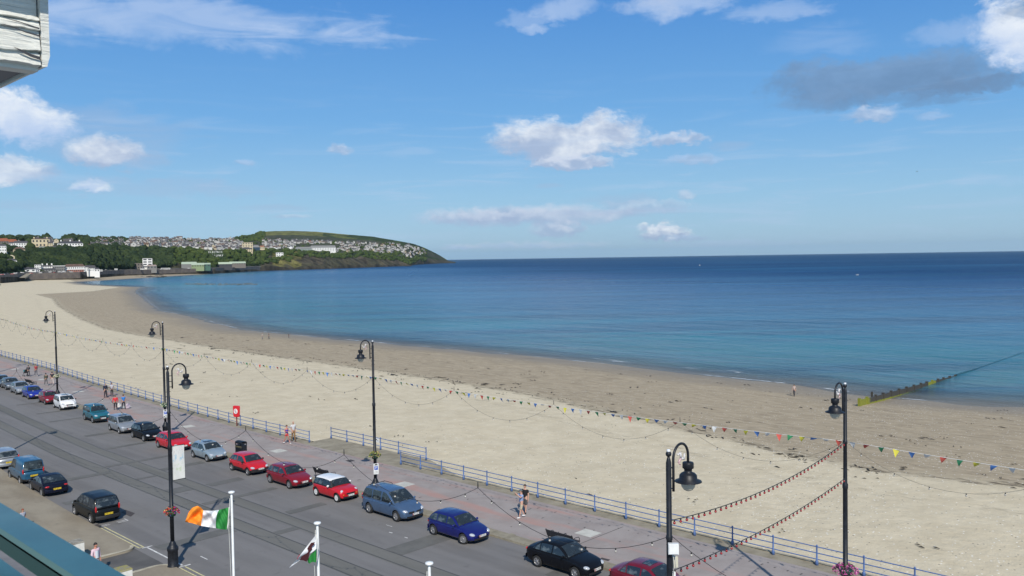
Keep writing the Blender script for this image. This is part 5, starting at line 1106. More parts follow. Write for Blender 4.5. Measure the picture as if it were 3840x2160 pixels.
mb.tube([(-.26, -.5, 1.05), (.26, -.5, 1.05)], .02, 5); mb.build('frame', M_dark, t)
for sx, sy in ((-.27, .38), (.27, .38), (-.27, -.32), (.27, -.32)): mb = MB(); mb.lathe([(.06, -.02), (.12, -.02), (.12, .02), (.06, .02)], c=(sx, sy, .12), n=12, axis='x'); mb.build('wheel', M_tyre, t)
# gull
t = thing('gull', 'small dark gull silhouette gliding high over the sea at the right', 'bird', tuple(dp(3439, 643, 230)), .6)
mb = MB(); mb.ball((0, 0, 0), (.05, .17, .05), 8, 6); mb.build('body', M_dark, t)
for s_ in (-1, 1): mb = MB(); mb.grid([[(s_*x, y0+.05, z), (s_*x, y0-.07+x*.05, z-.005)] for x, y0, z in ((.03, .03, .01), (.2, .06, .1), (.42, 0, .05), (.55, -.06, .0))], 0, True); mb.build('wing', M_dark, t)
# ================================================================ FAR SHORE
TX = [-900, -300, 0, 105, 303, 466, 600, 803, 973, 1100, 1217, 1373, 1480, 1534, 1556, 1600, 1677, 1708]
D0 = [1000, 1050, 1120, 1290, 1345, 1590, 1700, 1840, 2186, 2318, 2430, 2674, 2930, 3000, 3700, 4250, 4800, 4900]
ROW = [  # photo y per column and distance beyond the waterline
 ([1075, 1060, 1052, 1047, 1043, 1034, 1030, 1024, 1015, 1011, 1008, 1003, 998.5, 998, 991.5, 989.5, 986.6, 985.5], 0),
 ([1052, 1038, 1034, 1029, 1022, 1015, 1013, 1007, 1001, 1004, 1001, 996, 992, 997, 989, 985, 985, 985], 6),
 ([1049, 1035, 1029, 1018, 1015, 1009.5, 1006, 1002.5, 997, 985, 985, 983, 985, 993, 984, 977, 981, 984.6], 55),
 ([980, 965, 955, 938, 931, 932, 933, 939, 943, 941, 947, 950, 957, 972, 962, 957, 977, 984.2], 200),
 ([900, 900, 897, 897, 896, 895, 895, 897, 886, 867, 866, 882, 898, 907, 914, 927, 974, 983.8], 1000)]
BACK = [1000, 1000, 1000, 1000, 1000, 1000, 1000, 1050, 1400, 1500, 1350, 1100, 900, 800, 420, 350, 300, 250]
xs = np.arange(-900, 1708.1, 4.0); NC = len(xs); d0 = np.interp(xs, TX, D0); bk = np.interp(xs, TX, BACK)
SKX = [-900, 0, 105, 300, 500, 733, 849, 900, 942, 965, 989, 1036, 1100, 1186, 1273, 1340, 1404, 1497, 1553, 1590, 1621, 1645, 1665, 1680, 1708]
SKY = [900, 897, 896, 894, 892, 896, 898, 892, 884, 876, 869, 866, 866, 868.6, 877, 882, 888, 904, 914.5, 928, 942.5, 955, 967, 977, 983.8]
ctrl = []
for i, (yy, off) in enumerate(ROW):
    y_ = np.interp(xs, TX, yy) if i < 4 else np.interp(xs, SKX, SKY)
    dd_ = d0+(off if i < 4 else bk)
    pts = [dp(x, y, d) for x, y, d in zip(xs, y_, dd_)]; ctrl.append((np.array([p.z for p in pts]), dd_))
ctrl[0] = (np.full(NC, SEA-1.5), ctrl[0][1])
zl, dl = ctrl[4]; ctrl.append((np.maximum(zl*.45, SEA-1), dl+500)); ctrl.append((np.full(NC, SEA-2.0), dl+1400))
azs = np.array([math.atan2(ray(x, 980)[0], ray(x, 980)[1]) for x in xs])
V = []; U = []; seg = [4, 7, 26, 34, 8, 4]
nr = 0
for i in range(len(ctrl)-1):
    (za, da), (zb_, db) = ctrl[i], ctrl[i+1]
    for j in range(seg[i]+(1 if i == len(ctrl)-2 else 0)):
        f = j/seg[i]; z = za+(zb_-za)*(f if i != 2 else f**.85); d = da+(db-da)*f
        V.append(np.stack([d*np.sin(azs), d*np.cos(azs), z], 1)); U.append(np.full(NC, i+f)); nr += 1
V = np.array(V); U = np.array(U); P2 = V[:, :, :2].reshape(-1, 2); fl = U.ravel(); X2 = np.tile(xs, nr)
n_ = (vnoise(P2, 60, 3)-.5)*1.0+(vnoise(P2, 22, 4)-.5)*.6+(vnoise(P2, 9, 5)-.5)*.3
amp = np.where(fl < 1, 1.0, np.where(fl < 2, np.where(X2 > 980, 7, .6), np.where(fl < 3, 8*np.sin((fl-2)*math.pi)**.5+1.0, np.where(fl < 4, 2.0, 1))))
amp = np.where((X2 > 1000) & (fl > .3) & (fl < 2.5), np.maximum(amp, 9), amp); amp *= np.where(X2 > 1640, .45, 1)
vz = V[:, :, 2].ravel()+n_*amp; vz = np.where(fl < .05, SEA-1.5, vz)
# colours: rock, wood floor, grass, hill
g1 = vnoise(P2, 90, 6); g2 = vnoise(P2, 25, 7); g3 = vnoise(P2, 260, 8)
def C3(c): return np.array(c)[None, :]
grass = C3((.075, .105, .028))*(1-g1[:, None])+C3((.05, .075, .022))*g1[:, None]
scrub = C3((.022, .038, .014))*(1-g2[:, None])+C3((.045, .065, .02))*g2[:, None]
rock = C3((.095, .08, .06))*(1-g2[:, None])+C3((.045, .04, .032))*g2[:, None]
town = C3((.045, .058, .028))*(1-g2[:, None])+C3((.075, .073, .055))*g2[:, None]
road_ = C3((.11, .105, .10))*np.ones_like(grass)
colr = scrub.copy(); f_ = fl
def put(mask, c, a=1.0): global colr; m_ = (mask.astype(float)*a)[:, None]; colr = colr*(1-m_)+c*m_
put(f_ < 1.0, rock); put((f_ >= 1.0) & (f_ < 2.0) & (X2 < 980), road_); put((f_ >= 1) & (f_ < 2.25+g1*.6) & (X2 >= 980), rock, .8)
put((f_ >= 2) & (f_ < 3) & (X2 > 560) & (g1 > .62) & (f_ < 2.75), rock, .75); put((f_ > 2.1) & (f_ < 3) & (X2 > 650) & (X2 < 960) & (g1 < .45), grass, .7)
put((f_ > 1.3) & (f_ < 2.9) & (X2 > 1020) & (X2 < 1130) & (g2 > .35), C3((.16, .15, .05)), .8)
put((f_ >= 3) & (f_ < 3.72), town); hill = (f_ >= 3.72) & (f_ < 4.2)
put(hill & (X2 < 900), scrub); yel = C3((.17, .16, .06))*(1-g3[:, None])+C3((.095, .12, .035))*g3[:, None]
put(hill & (X2 >= 900), yel); put(hill & (X2 > 1215) & (g1+ (X2-1215)/500 > .6), scrub); put(hill & (X2 >= 900) & (X2 < 985) & (g2 > .4), scrub); put(hill & (X2 > 940) & (g3 > .6) & (g1 > .5), C3((.05, .07, .025)))
m = bpy.data.materials.new('hillside'); m.use_nodes = True; T = NT(m.node_tree); b = T.n['Principled BSDF']; ps = T.add('ShaderNodeNewGeometry').outputs['Position']
tint_ = T.mix(T.mr(T.noise(T.mapv(ps, (1, 1, .5)), .035, 8, .75), .32, .68), (.35, .36, .38), (1.75, 1.7, 1.55)); T.set(b.inputs['Base Color'], T.mix(1.0, T.attr('tone').outputs['Color'], tint_, 'MULTIPLY')); b.inputs['Roughness'].default_value = .95; b.inputs['Specular IOR Level'].default_value = .1
T.set(b.inputs['Normal'], T.bump(T.noise(ps, .08, 6, .7), 1.0, 6))
VV = np.c_[P2, vz]; FF = gridfaces(nr, NC); hills = struct(npmesh('headland_terrain', VV, FF, m, attrs={'tone': colr}))
bvh = BVHTree.FromPolygons([tuple(v) for v in VV], [tuple(int(a) for a in f) for f in FF])
def hit(x, y):
    d = ray(x, y); r_ = bvh.ray_cast(Vector((0, 0, CH)), Vector(d), 9000); return r_[0]
def gz_at(x, y):
    r_ = bvh.ray_cast(Vector((x, y, 800)), Vector((0, 0, -1)), 2000); return r_[0].z if r_[0] else None
# ---- woodland and bushes
ICO = bmesh.new(); bmesh.ops.create_icosphere(ICO, subdivisions=2, radius=1); IV = np.array([v.co[:] for v in ICO.verts]); IF = np.array([[v.index for v in f.verts] for f in ICO.faces]); ICO.free()
def leafmat(name, c1, c2):
    m = bpy.data.materials.new(name); m.use_nodes = True; T = NT(m.node_tree); b = T.n['Principled BSDF']; ps = T.add('ShaderNodeNewGeometry').outputs['Position']
    c = T.mix(T.mr(T.noise(ps, .035, 4, .6), .35, .65), c1, c2); c = T.mix(T.mr(T.noise(ps, .45, 4, .75), .42, .62, 0, .55), c, tuple(q*.35 for q in c1))
    T.set(b.inputs['Base Color'], c); b.inputs['Roughness'].default_value = .9; b.inputs['Specular IOR Level'].default_value = .1; T.set(b.inputs['Normal'], T.bump(T.noise(ps, .6, 4, .7), 1.0, 2.0)); MATS[name] = m; return m
M_leaf = leafmat('woodland_leaves', (.026, .045, .020), (.060, .085, .030)); M_leaf2 = leafmat('scrub_leaves', (.045, .072, .020), (.085, .115, .03))
def blobs(items):
    VL, FL = [], []; k = 0
    for (p, r_) in items:
        nz = 1+.32*rng.standard_normal(len(IV))*.55; v = IV*nz[:, None]*np.array([r_*rng.uniform(.85, 1.2), r_*rng.uniform(.85, 1.2), r_*rng.uniform(.7, .95)])+np.array(p); VL.append(v); FL.append(IF+k); k += len(IV)
    return np.concatenate(VL), np.concatenate(FL)
def scatter(n, x0, x1, ylo, yhi, rmin, rmax, cond=None):
    out = []
    for _ in range(n):
        x = random.uniform(x0, x1); a, b_ = ylo(x), yhi(x); y = random.uniform(a, b_)
        if cond and not cond(x, y): continue
        h = hit(x, y)
        if h: r_ = random.uniform(rmin, rmax)*math.hypot(h.x, h.y)/1400; out.append(((h.x, h.y, h.z+r_*.25), r_))
    return out
edge = lambda x: float(np.interp(x, TX, ROW[3][0])); foot = lambda x: float(np.interp(x, TX, ROW[2][0])); skyl = lambda x: float(np.interp(x, SKX, SKY))
it = scatter(1450, -60, 640, lambda x: edge(x)+4, lambda x: foot(x)-7, 3.0, 6.5, lambda x, y: not (x < 62 and 925 < y < 1000 and random.random() < .6) and not (x < 380 and y > foot(x)-13))
it += scatter(420, -60, 330, lambda x: skyl(x)+1, lambda x: edge(x)-8, 3.5, 7.5, lambda x, y: (y < 906 and random.random() < .7 or random.random() < .3) and not (120 < x < 305 and 900 < y < 940) and not (x < 105 and 903 < y < 932))
it += scatter(160, 320, 480, lambda x: 897, lambda x: 935, 3, 6)
v, f = blobs(it); stuff(npmesh('woodland', v, f, M_leaf), 'dark green woodland covering the slope below the far clifftop houses', 'woodland')
it = scatter(480, 640, 1090, lambda x: edge(x)-2, lambda x: foot(x)-6, 2.2, 5, lambda x, y: random.random() < (.8 if x < 960 else .5) and not (772 < x < 848 and 936 < y < 972))
it += scatter(220, 330, 1600, lambda x: skyl(x)+8, lambda x: edge(x), 1.8, 3.6, lambda x, y: y > (905 if x < 980 else 899+(x-980)*.03)) + scatter(120, 880, 990, lambda x: skyl(x)+2, lambda x: 905, 2.2, 4)
it += scatter(260, 1090, 1600, lambda x: edge(x)-2, lambda x: edge(x)+20, 1.8, 3.6)
v, f = blobs(it); stuff(npmesh('hillside_scrub', v, f, M_leaf2), 'green bushes spread over the cliff and between the far houses', 'scrub')
# single trees standing on the skyline
M_trunk = mat('trunk_bark', (.06, .045, .03), .9)
for x, y, w_, lab in ((25, 884, 32, 'broad dark tree at the far left of the skyline'), (48, 883, 22, 'second dark tree on the skyline from the left edge'), (92, 881, 42, 'largest domed tree on the left skyline'), (122, 886, 26, 'dark tree on the skyline right of the largest one'), (162, 894, 24, 'low tree on the skyline above the cream mansion'), (200, 895, 26, 'round tree on the skyline between the two big white houses'), (255, 893, 34, 'dark round tree above the white villa'), (326, 889, 18, 'flat topped pine on the skyline right of the villa'), (694, 892, 14, 'small round tree on the town skyline'), (811, 895, 12, 'lone dark tree where the town skyline meets the hill'), (893, 886, 20, 'bush like tree at the left foot of the grassy hill'), (918, 884, 16, 'dark tree on the left shoulder of the grassy hill'), (955, 886, 14, 'lower tree on the left shoulder of the grassy hill'), (590, 914, 18, 'dark tree among the town houses')):
    yb = min(y+22, skyl(x)+10); h = hit(x, max(yb, skyl(x)+2.5))
    if not h: continue
    dist = math.hypot(h.x, h.y); wm = w_*dist/FPX; topz = dp(x, y, dist).z; ht = max(5, topz-h.z)
    t = thing('skyline_tree', lab, 'tree', h, 0, 'single trees on the far skyline'); mb = MB(); mb.tube([(0, 0, -1), (.2, 0, ht*.35), (0, .2, ht*.6)], [.5, .35, .2], 6); mb.build('trunk', M_trunk, t)
    r_ = wm/2; bl_ = [((random.gauss(0, .42)*r_, random.gauss(0, .42)*r_, ht-r_*.55+random.gauss(0, .28)*r_*.8-.1*r_), r_*random.uniform(.3, .5)) for _ in range(14)]
    v, f = blobs(bl_); v[:, 2] = np.minimum(v[:, 2], ht+.3); npmesh('crown', v, f, M_leaf, parent=t)
# ---- small houses
M_hw = mat('house_white', (.47, .46, .44), .8); M_hc = mat('house_cream', (.50, .43, .30), .8); M_win = mat('far_window', (.03, .035, .04), .3)
M_rg = mat('roof_grey', (.075, .07, .072), .8, vary=.2, vscale=.3); M_rb = mat('roof_brown', (.12, .075, .055), .8, vary=.2, vscale=.3); M_rr = mat('roof_red', (.27, .085, .04), .8, vary=.2, vscale=.3); M_stone = mat('house_stone', (.17, .15, .13), .9)
def house_mb(w, d, h, rh, chim=True, hip=0.0, dorm=False, win=True):
    mb = MB(); mb.box((0, 0, h/2-1.5), (w, d, h+3), k=0); a = w/2+.3; b_ = d/2+.3; r_ = a-hip
    mb.poly([(-a, -b_, h-.05), (a, -b_, h-.05), (r_, 0, h+rh), (-r_, 0, h+rh)], 1); mb.poly([(a, b_, h-.05), (-a, b_, h-.05), (-r_, 0, h+rh), (r_, 0, h+rh)], 1)
    k = 1 if hip else 0; mb.poly([(a-.3*(not hip), -b_, h), (a-.3*(not hip), b_, h), (r_-.3*(not hip), 0, h+rh-.05)], k); mb.poly([(-a+.3*(not hip), b_, h), (-a+.3*(not hip), -b_, h), (-r_+.3*(not hip), 0, h+rh-.05)], k)
    if chim: mb.box((w*.32, 0, h+rh), (1.0, .9, 1.8), k=0)
    if dorm: mb.box((0, -d*.28, h+rh*.35), (w*.3, d*.4, rh*.8), k=0); mb.poly([(-w*.18, -d*.5, h+rh*.72), (w*.18, -d*.5, h+rh*.72), (0, -d*.5, h+rh*1.1)], 0); mb.poly([(-w*.18, -d*.5, h+rh*.72), (0, -d*.5, h+rh*1.1), (0, 0, h+rh*1.1), (-w*.18, 0, h+rh*.72)], 1); mb.poly([(w*.18, -d*.5, h+rh*.72), (0, -d*.5, h+rh*1.1), (0, 0, h+rh*1.1), (w*.18, 0, h+rh*.72)][::-1], 1)
    if win:
        for sx in (-.28, .0, .28):
            for z in ((1.2, 3.7) if h > 4 else (1.1,)): mb.box((sx*w, -d/2-.02, z+.7), (1.1, .08, 1.2), k=2)
        for z in ((3.7,) if h > 4 else (1.1,)): mb.box((w/2+.02, 0, z+.7), (.08, 1.1, 1.2), k=2); mb.box((-w/2-.02, 0, z+.7), (.08, 1.1, 1.2), k=2)
    return mb
PROTO = []
for (nm, wm_, rm_, w, d, h, rh, dorm, lab) in (('cottage', M_hw, M_rg, 9, 7.5, 5, 3, False, 'small white rendered house with a plain grey gabled roof in the far hillside town'), ('bungalow', M_hw, M_rb, 12, 8, 3, 3, False, 'low white bungalow with a brown roof in the far hillside town'), ('cottage', M_hw, M_rg, 10, 8, 5, 3.2, True, 'white house with a gabled dormer on a grey roof in the far hillside town'), ('cottage', M_hc, M_rb, 9, 8, 5, 2.8, False, 'cream house with a brown gabled roof in the far hillside town'), ('bungalow', M_hw, M_rr, 11, 8, 3.2, 3.2, False, 'white bungalow with an orange red roof in the far hillside town'), ('terrace_house', M_stone, M_rg, 16, 8, 5.5, 3, False, 'long grey stone terrace with a grey roof in the far hillside town')):
    o = house_mb(w, d, h, rh, dorm=dorm).build(nm, [wm_, rm_, M_win]); PROTO.append((o.data, nm, lab)); bpy.data.objects.remove(o)
wts = [.34, .17, .17, .12, .05, .15]; placed = []
def put_house(x, y, small=1.0, kind=None):
    h = hit(x, y)
    if not h: return False
    me, nm, lab = PROTO[kind if kind is not None else random.choices(range(6), wts)[0]]
    o = bpy.data.objects.new(nm, me); COL.objects.link(o); tag(o, lab, 'house', lab.replace('small ', '')+', repeated')
    o.location = h; vd = math.atan2(h.x, h.y); o.rotation_euler = (0, 0, -vd+random.choice((0, 0, math.pi/2, .5, -.5, .9))); s_ = small*random.uniform(.85, 1.15); o.scale = (s_, s_, s_); return True
def try_zone(n, fx, fy, minx, miny, **k):
    c = 0; tries = 0
    while c < n and tries < n*40:
        tries += 1; x = fx(); y = fy(x)
        if any(abs(x-a) < minx and abs(y-b_) < miny for a, b_ in placed): continue
        if put_house(x, y, **k): placed.append((x, y)); c += 1
SPECIAL = [(905, 985, 902, 948), (1104, 1262, 914, 948)]
ok_ = lambda x, y: not any(a < x < b_ and c < y < d for a, b_, c, d in SPECIAL)
def zy(lo, hi):
    def f(x):
        for _ in range(20):
            y = random.uniform(lo(x), hi(x))
            if ok_(x, y): return y
        return hi(x)
    return f
try_zone(150, lambda: random.uniform(335, 1100), zy(lambda x: max(skyl(x)+2.5, 898 if x < 900 else 903), lambda x: edge(x)-3), 9, 3.4, small=.82)
try_zone(105, lambda: random.uniform(1090, 1592), zy(lambda x: max(903+(x-1090)*.030, skyl(x)+9), lambda x: edge(x)-3-(max(0, x-1400)*.02)), 8, 3.0, small=.95)
for x in range(505, 900, 21): put_house(x+random.uniform(-4, 4), edge(x)-4, 1.25, random.choice((0, 1, 2, 3, 0, 2)))
try_zone(16, lambda: random.uniform(62, 335), lambda x: random.uniform(903, 922), 14, 4, small=1.0)
# remaining roofs of the town read as one mass
VL, FL, ML = [], [], []; k = 0
for _ in range(620):
    if random.random() < .7: x = random.uniform(340, 1100); y = random.uniform(max(skyl(x)+.8, 896 if x < 900 else 902), edge(x)-6)
    else: x = random.uniform(1100, 1590); y = random.uniform(max(904+(x-1100)*.03, skyl(x)+9), edge(x)-5)
    if not ok_(x, y): continue
    h = hit(x, y)
    if not h: continue
    me = PROTO[random.choices(range(6), wts)[0]][0]; co = np.array([v.co[:] for v in me.vertices]); a = random.uniform(0, 3.14); s_ = random.uniform(.7, 1.05); rt_ = np.array([[math.cos(a), -math.sin(a), 0], [math.sin(a), math.cos(a), 0], [0, 0, 1]])
    VL.append(co@rt_.T*s_+np.array(h)); 
    for p in me.polygons: FL.append([v+k for v in p.vertices]); ML.append((p.material_index if p.material_index != 1 else random.choice((1, 1, 3))))
    k += len(co)
me = bpy.data.meshes.new('town_roofs'); me.from_pydata(np.concatenate(VL).tolist(), [], FL)
for m_ in (M_hw, M_rg, M_win, M_rb): me.materials.append(m_)
me.polygons.foreach_set('material_index', ML); o = bpy.data.objects.new('town_houses', me); COL.objects.link(o); stuff(o, 'packed small houses of the far hillside town behind the nearer ones', 'houses')
# ---- individual larger buildings
def bld(name, label, x0, x1, yt, yb, wm_, rm_=None, roofpx=6, hip=.25, depth=14, floors=2, nwin=6, chim=0, cat='house', flat=False, yaw=0.0, dist=None, winm=None, winw=.45):
    xc_ = (x0+x1)/2
    if not dist and x1 < 310: yt -= 1.5; yb -= .5
    ztop_ = None
    if dist: base = dp(xc_, yb, dist); ztop_ = dp(xc_, yt, dist).z; g_ = gz_at(base.x, base.y); base.z = max(g_, base.z) if g_ is not None else base.z
    else:
        base = hit(xc_, yb)
        if not base: base = dp(xc_, yb, 1500)
    D = math.hypot(base.x, base.y); w = (x1-x0)*D/FPX; Hh = (yb-yt)*D/FPX if ztop_ is None else ztop_-base.z; rh = roofpx*D/FPX if rm_ and not flat else 0; h = Hh-rh
    t = thing(name, label, cat, base, -math.atan2(base.x, base.y)+yaw)
    mb = MB(); mb.box((0, depth/2, h/2-4), (w, depth, h+8)); mb.build('wall', wm_, t)
    if rm_:
        mb = MB(); a = w/2+.4; b0, b1 = -.4, depth+.4; r_ = a-hip*w
        if flat: mb.box((0, depth/2, h+.35), (w+.6, depth+.6, .7))
        else: mb.poly([(-a, b0, h), (a, b0, h), (r_, depth/2, h+rh), (-r_, depth/2, h+rh)]); mb.poly([(a, b1, h), (-a, b1, h), (-r_, depth/2, h+rh), (r_, depth/2, h+rh)]); mb.poly([(a, b0, h), (a, b1, h), (r_, depth/2, h+rh)]); mb.poly([(-a, b1, h), (-a, b0, h), (-r_, depth/2, h+rh)]); mb.poly([(-a, b0, h), (-a, b1, h), (a, b1, h), (a, b0, h)])
        rf = mb.build('roof', rm_, t)
        for c in range(chim): mb = MB(); mb.box((w*(-.36+.72*(c/max(1, chim-1))), depth*.5, h+rh*.8+1.0), (1.8, 1.6, 3.2)); mb.build('chimney', wm_, rf)
    if nwin:
        for fl_ in range(floors):
            for i in range(nwin):
                mb = MB(); fh = h/floors; mb.box((-w/2+w*(i+.5)/nwin, -.06, fh*(fl_+.52)), (w/nwin*winw, .2, fh*.48)); mb.build('window', winm or M_win, t)
    return t
M_cl = mat('cream_render', (.56, .48, .32), .8); M_wh = mat('bright_render', (.74, .74, .72), .8); M_gl = mat('blue_glass_front', (.03, .06, .10), .2); M_gr = mat('pale_green_roof', (.40, .47, .35), .6); M_grs = mat('grey_shed', (.19, .19, .185), .8); M_dk = mat('dark_grey_roof', (.05, .05, .055), .8)
bld('mansion', 'large cream mansion with tall chimneys among the trees at the far left', 127, 179, 899, 927, M_cl, M_rb, 3, .1, chim=2, nwin=5)
bld('house', 'smaller cream house attached to the right of the mansion', 181, 197, 910, 927, M_cl, M_rg, 5, .2, nwin=3)
bld('villa', 'long white villa with a dark hipped roof and chimneys', 226, 302, 908, 930, M_wh, M_dk, 8, .12, chim=3, nwin=9)
bld('house', 'white house with twin gables left of the mansion', 57, 101, 908, 929, M_wh, M_rg, 7, .1, nwin=6); bld('house', 'plain white house left of the twin gabled one', 37, 56, 911, 926, M_wh, M_rg, 5, .2, nwin=3)
bld('house', 'red roofed brick house at the left edge under the trees', 0, 28, 898, 920, M_stone, M_rr, 10, .15, nwin=4); bld('house', 'second red roofed house right of the first', 30, 62, 901, 918, M_stone, M_rr, 10, .2, nwin=4)
bld('terrace', 'white terrace cut by the left edge above the curving road', -12, 19, 922, 956, M_wh, M_rg, 6, .1, nwin=5, floors=3); bld('cottage', 'small white cottage below the terrace at the left edge', 17, 27, 948, 960, M_wh, M_rg, 3, .2, nwin=2)
bld('bungalow', 'grey roofed bungalow with a lit front in the trees at the left', 55, 89, 930, 947, M_cl, M_rb, 9, .3, nwin=6, floors=1); bld('house', 'cream house above a white one near the seafront trees', 29, 52, 961, 982, M_cl, M_cl, 5, .35, nwin=2); bld('house', 'white house with a grey roof right below the cream one', 22, 58, 975, 995, M_wh, M_rg, 6, .2, nwin=4)
bld('terrace_wall', 'pale green flat roofed terrace below the mansion', 152, 190, 928, 937, mat('pale_green_render', (.40, .45, .40), .8), M_grs, flat=True, nwin=6, floors=1); bld('house', 'grey white house right of the pale green terrace', 196, 224, 926, 939, M_wh, M_rg, 4, .3, nwin=5)
fr = 1400
for i, (x0, x1, yt, rm_, lab) in enumerate(((38, 56, 1006, M_rg, 'small white gabled seafront hut, leftmost of the far row'), (74, 96, 1005, M_rg, 'white gabled seafront house second in the far row'), (82, 128, 1003, M_dk, 'dark roofed shed in the far seafront row'), (120, 146, 1005, M_grs, 'grey roofed hall in the far seafront row'))): bld('seafront_house', lab, x0, x1, yt, 1019, M_wh, rm_, 6, .2, dist=1323+i*8, nwin=3, floors=1)
bld('apartment_block', 'stepped white block with big chimney stacks on the far seafront', 133, 152, 993, 1017, M_wh, M_grs, flat=True, dist=1368, nwin=3, floors=2); bld('apartment_block', 'white stepped terrace with a row of gables on the far seafront', 158, 196, 994, 1016, M_wh, M_rg, 4, .1, dist=1378, nwin=6, chim=3); bld('boathouse', 'dark fronted hall below the white stepped terrace', 165, 205, 1006, 1019, M_grs, M_dk, 4, .1, dist=1363, nwin=5, floors=1, winm=M_dk)
bld('apartment_block', 'low pale grey block between the terrace and the pavilion', 203, 240, 998, 1018, M_grs, M_wh, flat=True, dist=1373, nwin=6, floors=2); 
bld('pavilion', 'white two storey seafront pavilion with a wide hipped slate roof', 248, 312, 990, 1019, M_wh, M_rb, 9, .14, dist=1378, nwin=10, floors=2, cat='building'); bld('verandah', 'red columned verandah in front of the pavilion', 259, 308, 1011, 1020, mat('verandah_red', (.35, .16, .12), .8), M_wh, flat=True, dist=1366, nwin=8, floors=1, depth=4, cat='building')
bld('chalet', 'white gabled chalet with a grey roof right of the pavilion', 317, 330, 995, 1016, M_wh, M_rg, 6, .4, dist=1380, nwin=2); bld('chalet', 'long grey roofed chalet wing right of the pavilion', 328, 356, 995, 1016, M_wh, M_rg, 9, .1, dist=1386, nwin=6)
bld('ruin', 'grey concrete station shell at the foot of the wooded slope', 507, 533, 987, 1009, M_stone, None, nwin=3, dist=1680, cat='building'); bld('tower_block', 'tall half dark white tower house at the foot of the slope', 538, 569, 969, 1005, M_wh, M_dk, flat=True, nwin=2, floors=4, dist=1690, winw=.7, cat='building'); bld('shed', 'small open shed with a pinkish roof right of the tower house', 554, 585, 993, 1007, M_grs, mat('pink_roof', (.36, .28, .24), .8), 4, .1, nwin=3, floors=1, dist=1675)
bld('tram_shed', 'large shed with a pale green roof below the railway lettering', 684, 735, 982, 1002, M_grs, M_gr, 8, .03, dist=1800, nwin=0, depth=22); bld('tram_shed', 'middle shed with a pale green roof', 721, 763, 986, 1001, mat('green_shed', (.22, .28, .15), .8), M_gr, 7, .03, dist=1795, nwin=5, floors=1, depth=20); bld('tram_shed', 'right hand smaller shed with a pale green roof', 764, 788, 986, 1000, mat('green_shed_dark', (.06, .13, .10), .8), M_gr, 5, .03, dist=1805, nwin=2, floors=1, depth=20)
bld('station_canopy', 'long pale roofed tram station canopy climbing the hill road', 845, 918, 981, 992, M_stone, M_gr, 6, .02, dist=2000, nwin=9, floors=1, depth=16, cat='building'); bld('station_hall', 'dark open station hall with a green roof at the canopy end', 818, 868, 983, 998, M_dk, M_gr, 7, .03, dist=1920, nwin=4, floors=1, depth=14, cat='building')
bld('clifftop_hotel', 'tall cream clifftop hotel with several storeys', 911, 947, 911, 944, M_cl, M_rg, flat=True, nwin=4, floors=4, cat='building'); bld('clifftop_hotel', 'lower cream hotel wing with a dark hipped roof in front of the tall one', 904, 945, 928, 947, M_cl, M_dk, 7, .3, nwin=6, depth=8, cat='building'); bld('apartment_block', 'blue glass fronted block right of the clifftop hotel', 947, 974, 920, 942, M_gl, M_grs, 8, .25, nwin=5, floors=3, cat='building'); bld('apartment_block', 'cream block right of the blue glass one', 974, 992, 922, 944, M_cl, M_rr, 4, .2, nwin=3, cat='building')
bld('apartment_block', 'white stepped cliff house with dark windows on the first headland', 1036, 1062, 948, 968, M_wh, M_grs, flat=True, nwin=3, floors=3, cat='building')
bld('college', 'long institution with a grey curved roof on the headland', 1165, 1258, 921, 944, M_wh, M_grs, 8, .05, nwin=16, floors=3, cat='building'); bld('college', 'left wing of the long institution with a greenish end', 1108, 1168, 926, 941, mat('green_grey_render', (.28, .33, .31), .8), M_grs, 7, .08, nwin=12, floors=2, cat='building')
bld('house', 'bright white gabled house in front of the long institution', 1082, 1100, 925, 934, M_wh, M_wh, 4, .5, nwin=0); bld('house', 'bright white gabled house above the institution wing', 1018, 1040, 928, 938, M_wh, M_wh, 5, .5, nwin=0)
for i in range(17): bld('clifftop_house', ['white two storey clifftop house', 'white clifftop house with bay windows', 'tan clifftop house with a brown roof'][i % 3]+', number in the row from the left '+['one','two','three','four','five','six','seven','eight','nine','ten','eleven','twelve','thirteen','fourteen','fifteen','sixteen','seventeen'][i], 612+i*17.2, 612+i*17.2+random.uniform(10, 14), edge(612+i*17)-random.uniform(13, 17), edge(612+i*17)-2+random.uniform(-1, 1), [M_wh, M_wh, M_hc][i % 3], [M_rg, M_rg, M_rb][i % 3], 5, .3, nwin=3)
for i, (x0, x1, yt, lab) in enumerate(((6, 30, 1012, 'small white house at the left end of the far seafront row'), (58, 72, 1004, 'white gabled house between the leftmost hut and the shed'), (98, 112, 1001, 'white house front rising behind the dark roofed shed'), (356, 372, 1004, 'white cottage at the right end of the far seafront row'))): bld('seafront_house', lab, x0, x1, yt, 1019, M_wh, M_rg, 5, .3, dist=1330+i*6, nwin=2, floors=1)
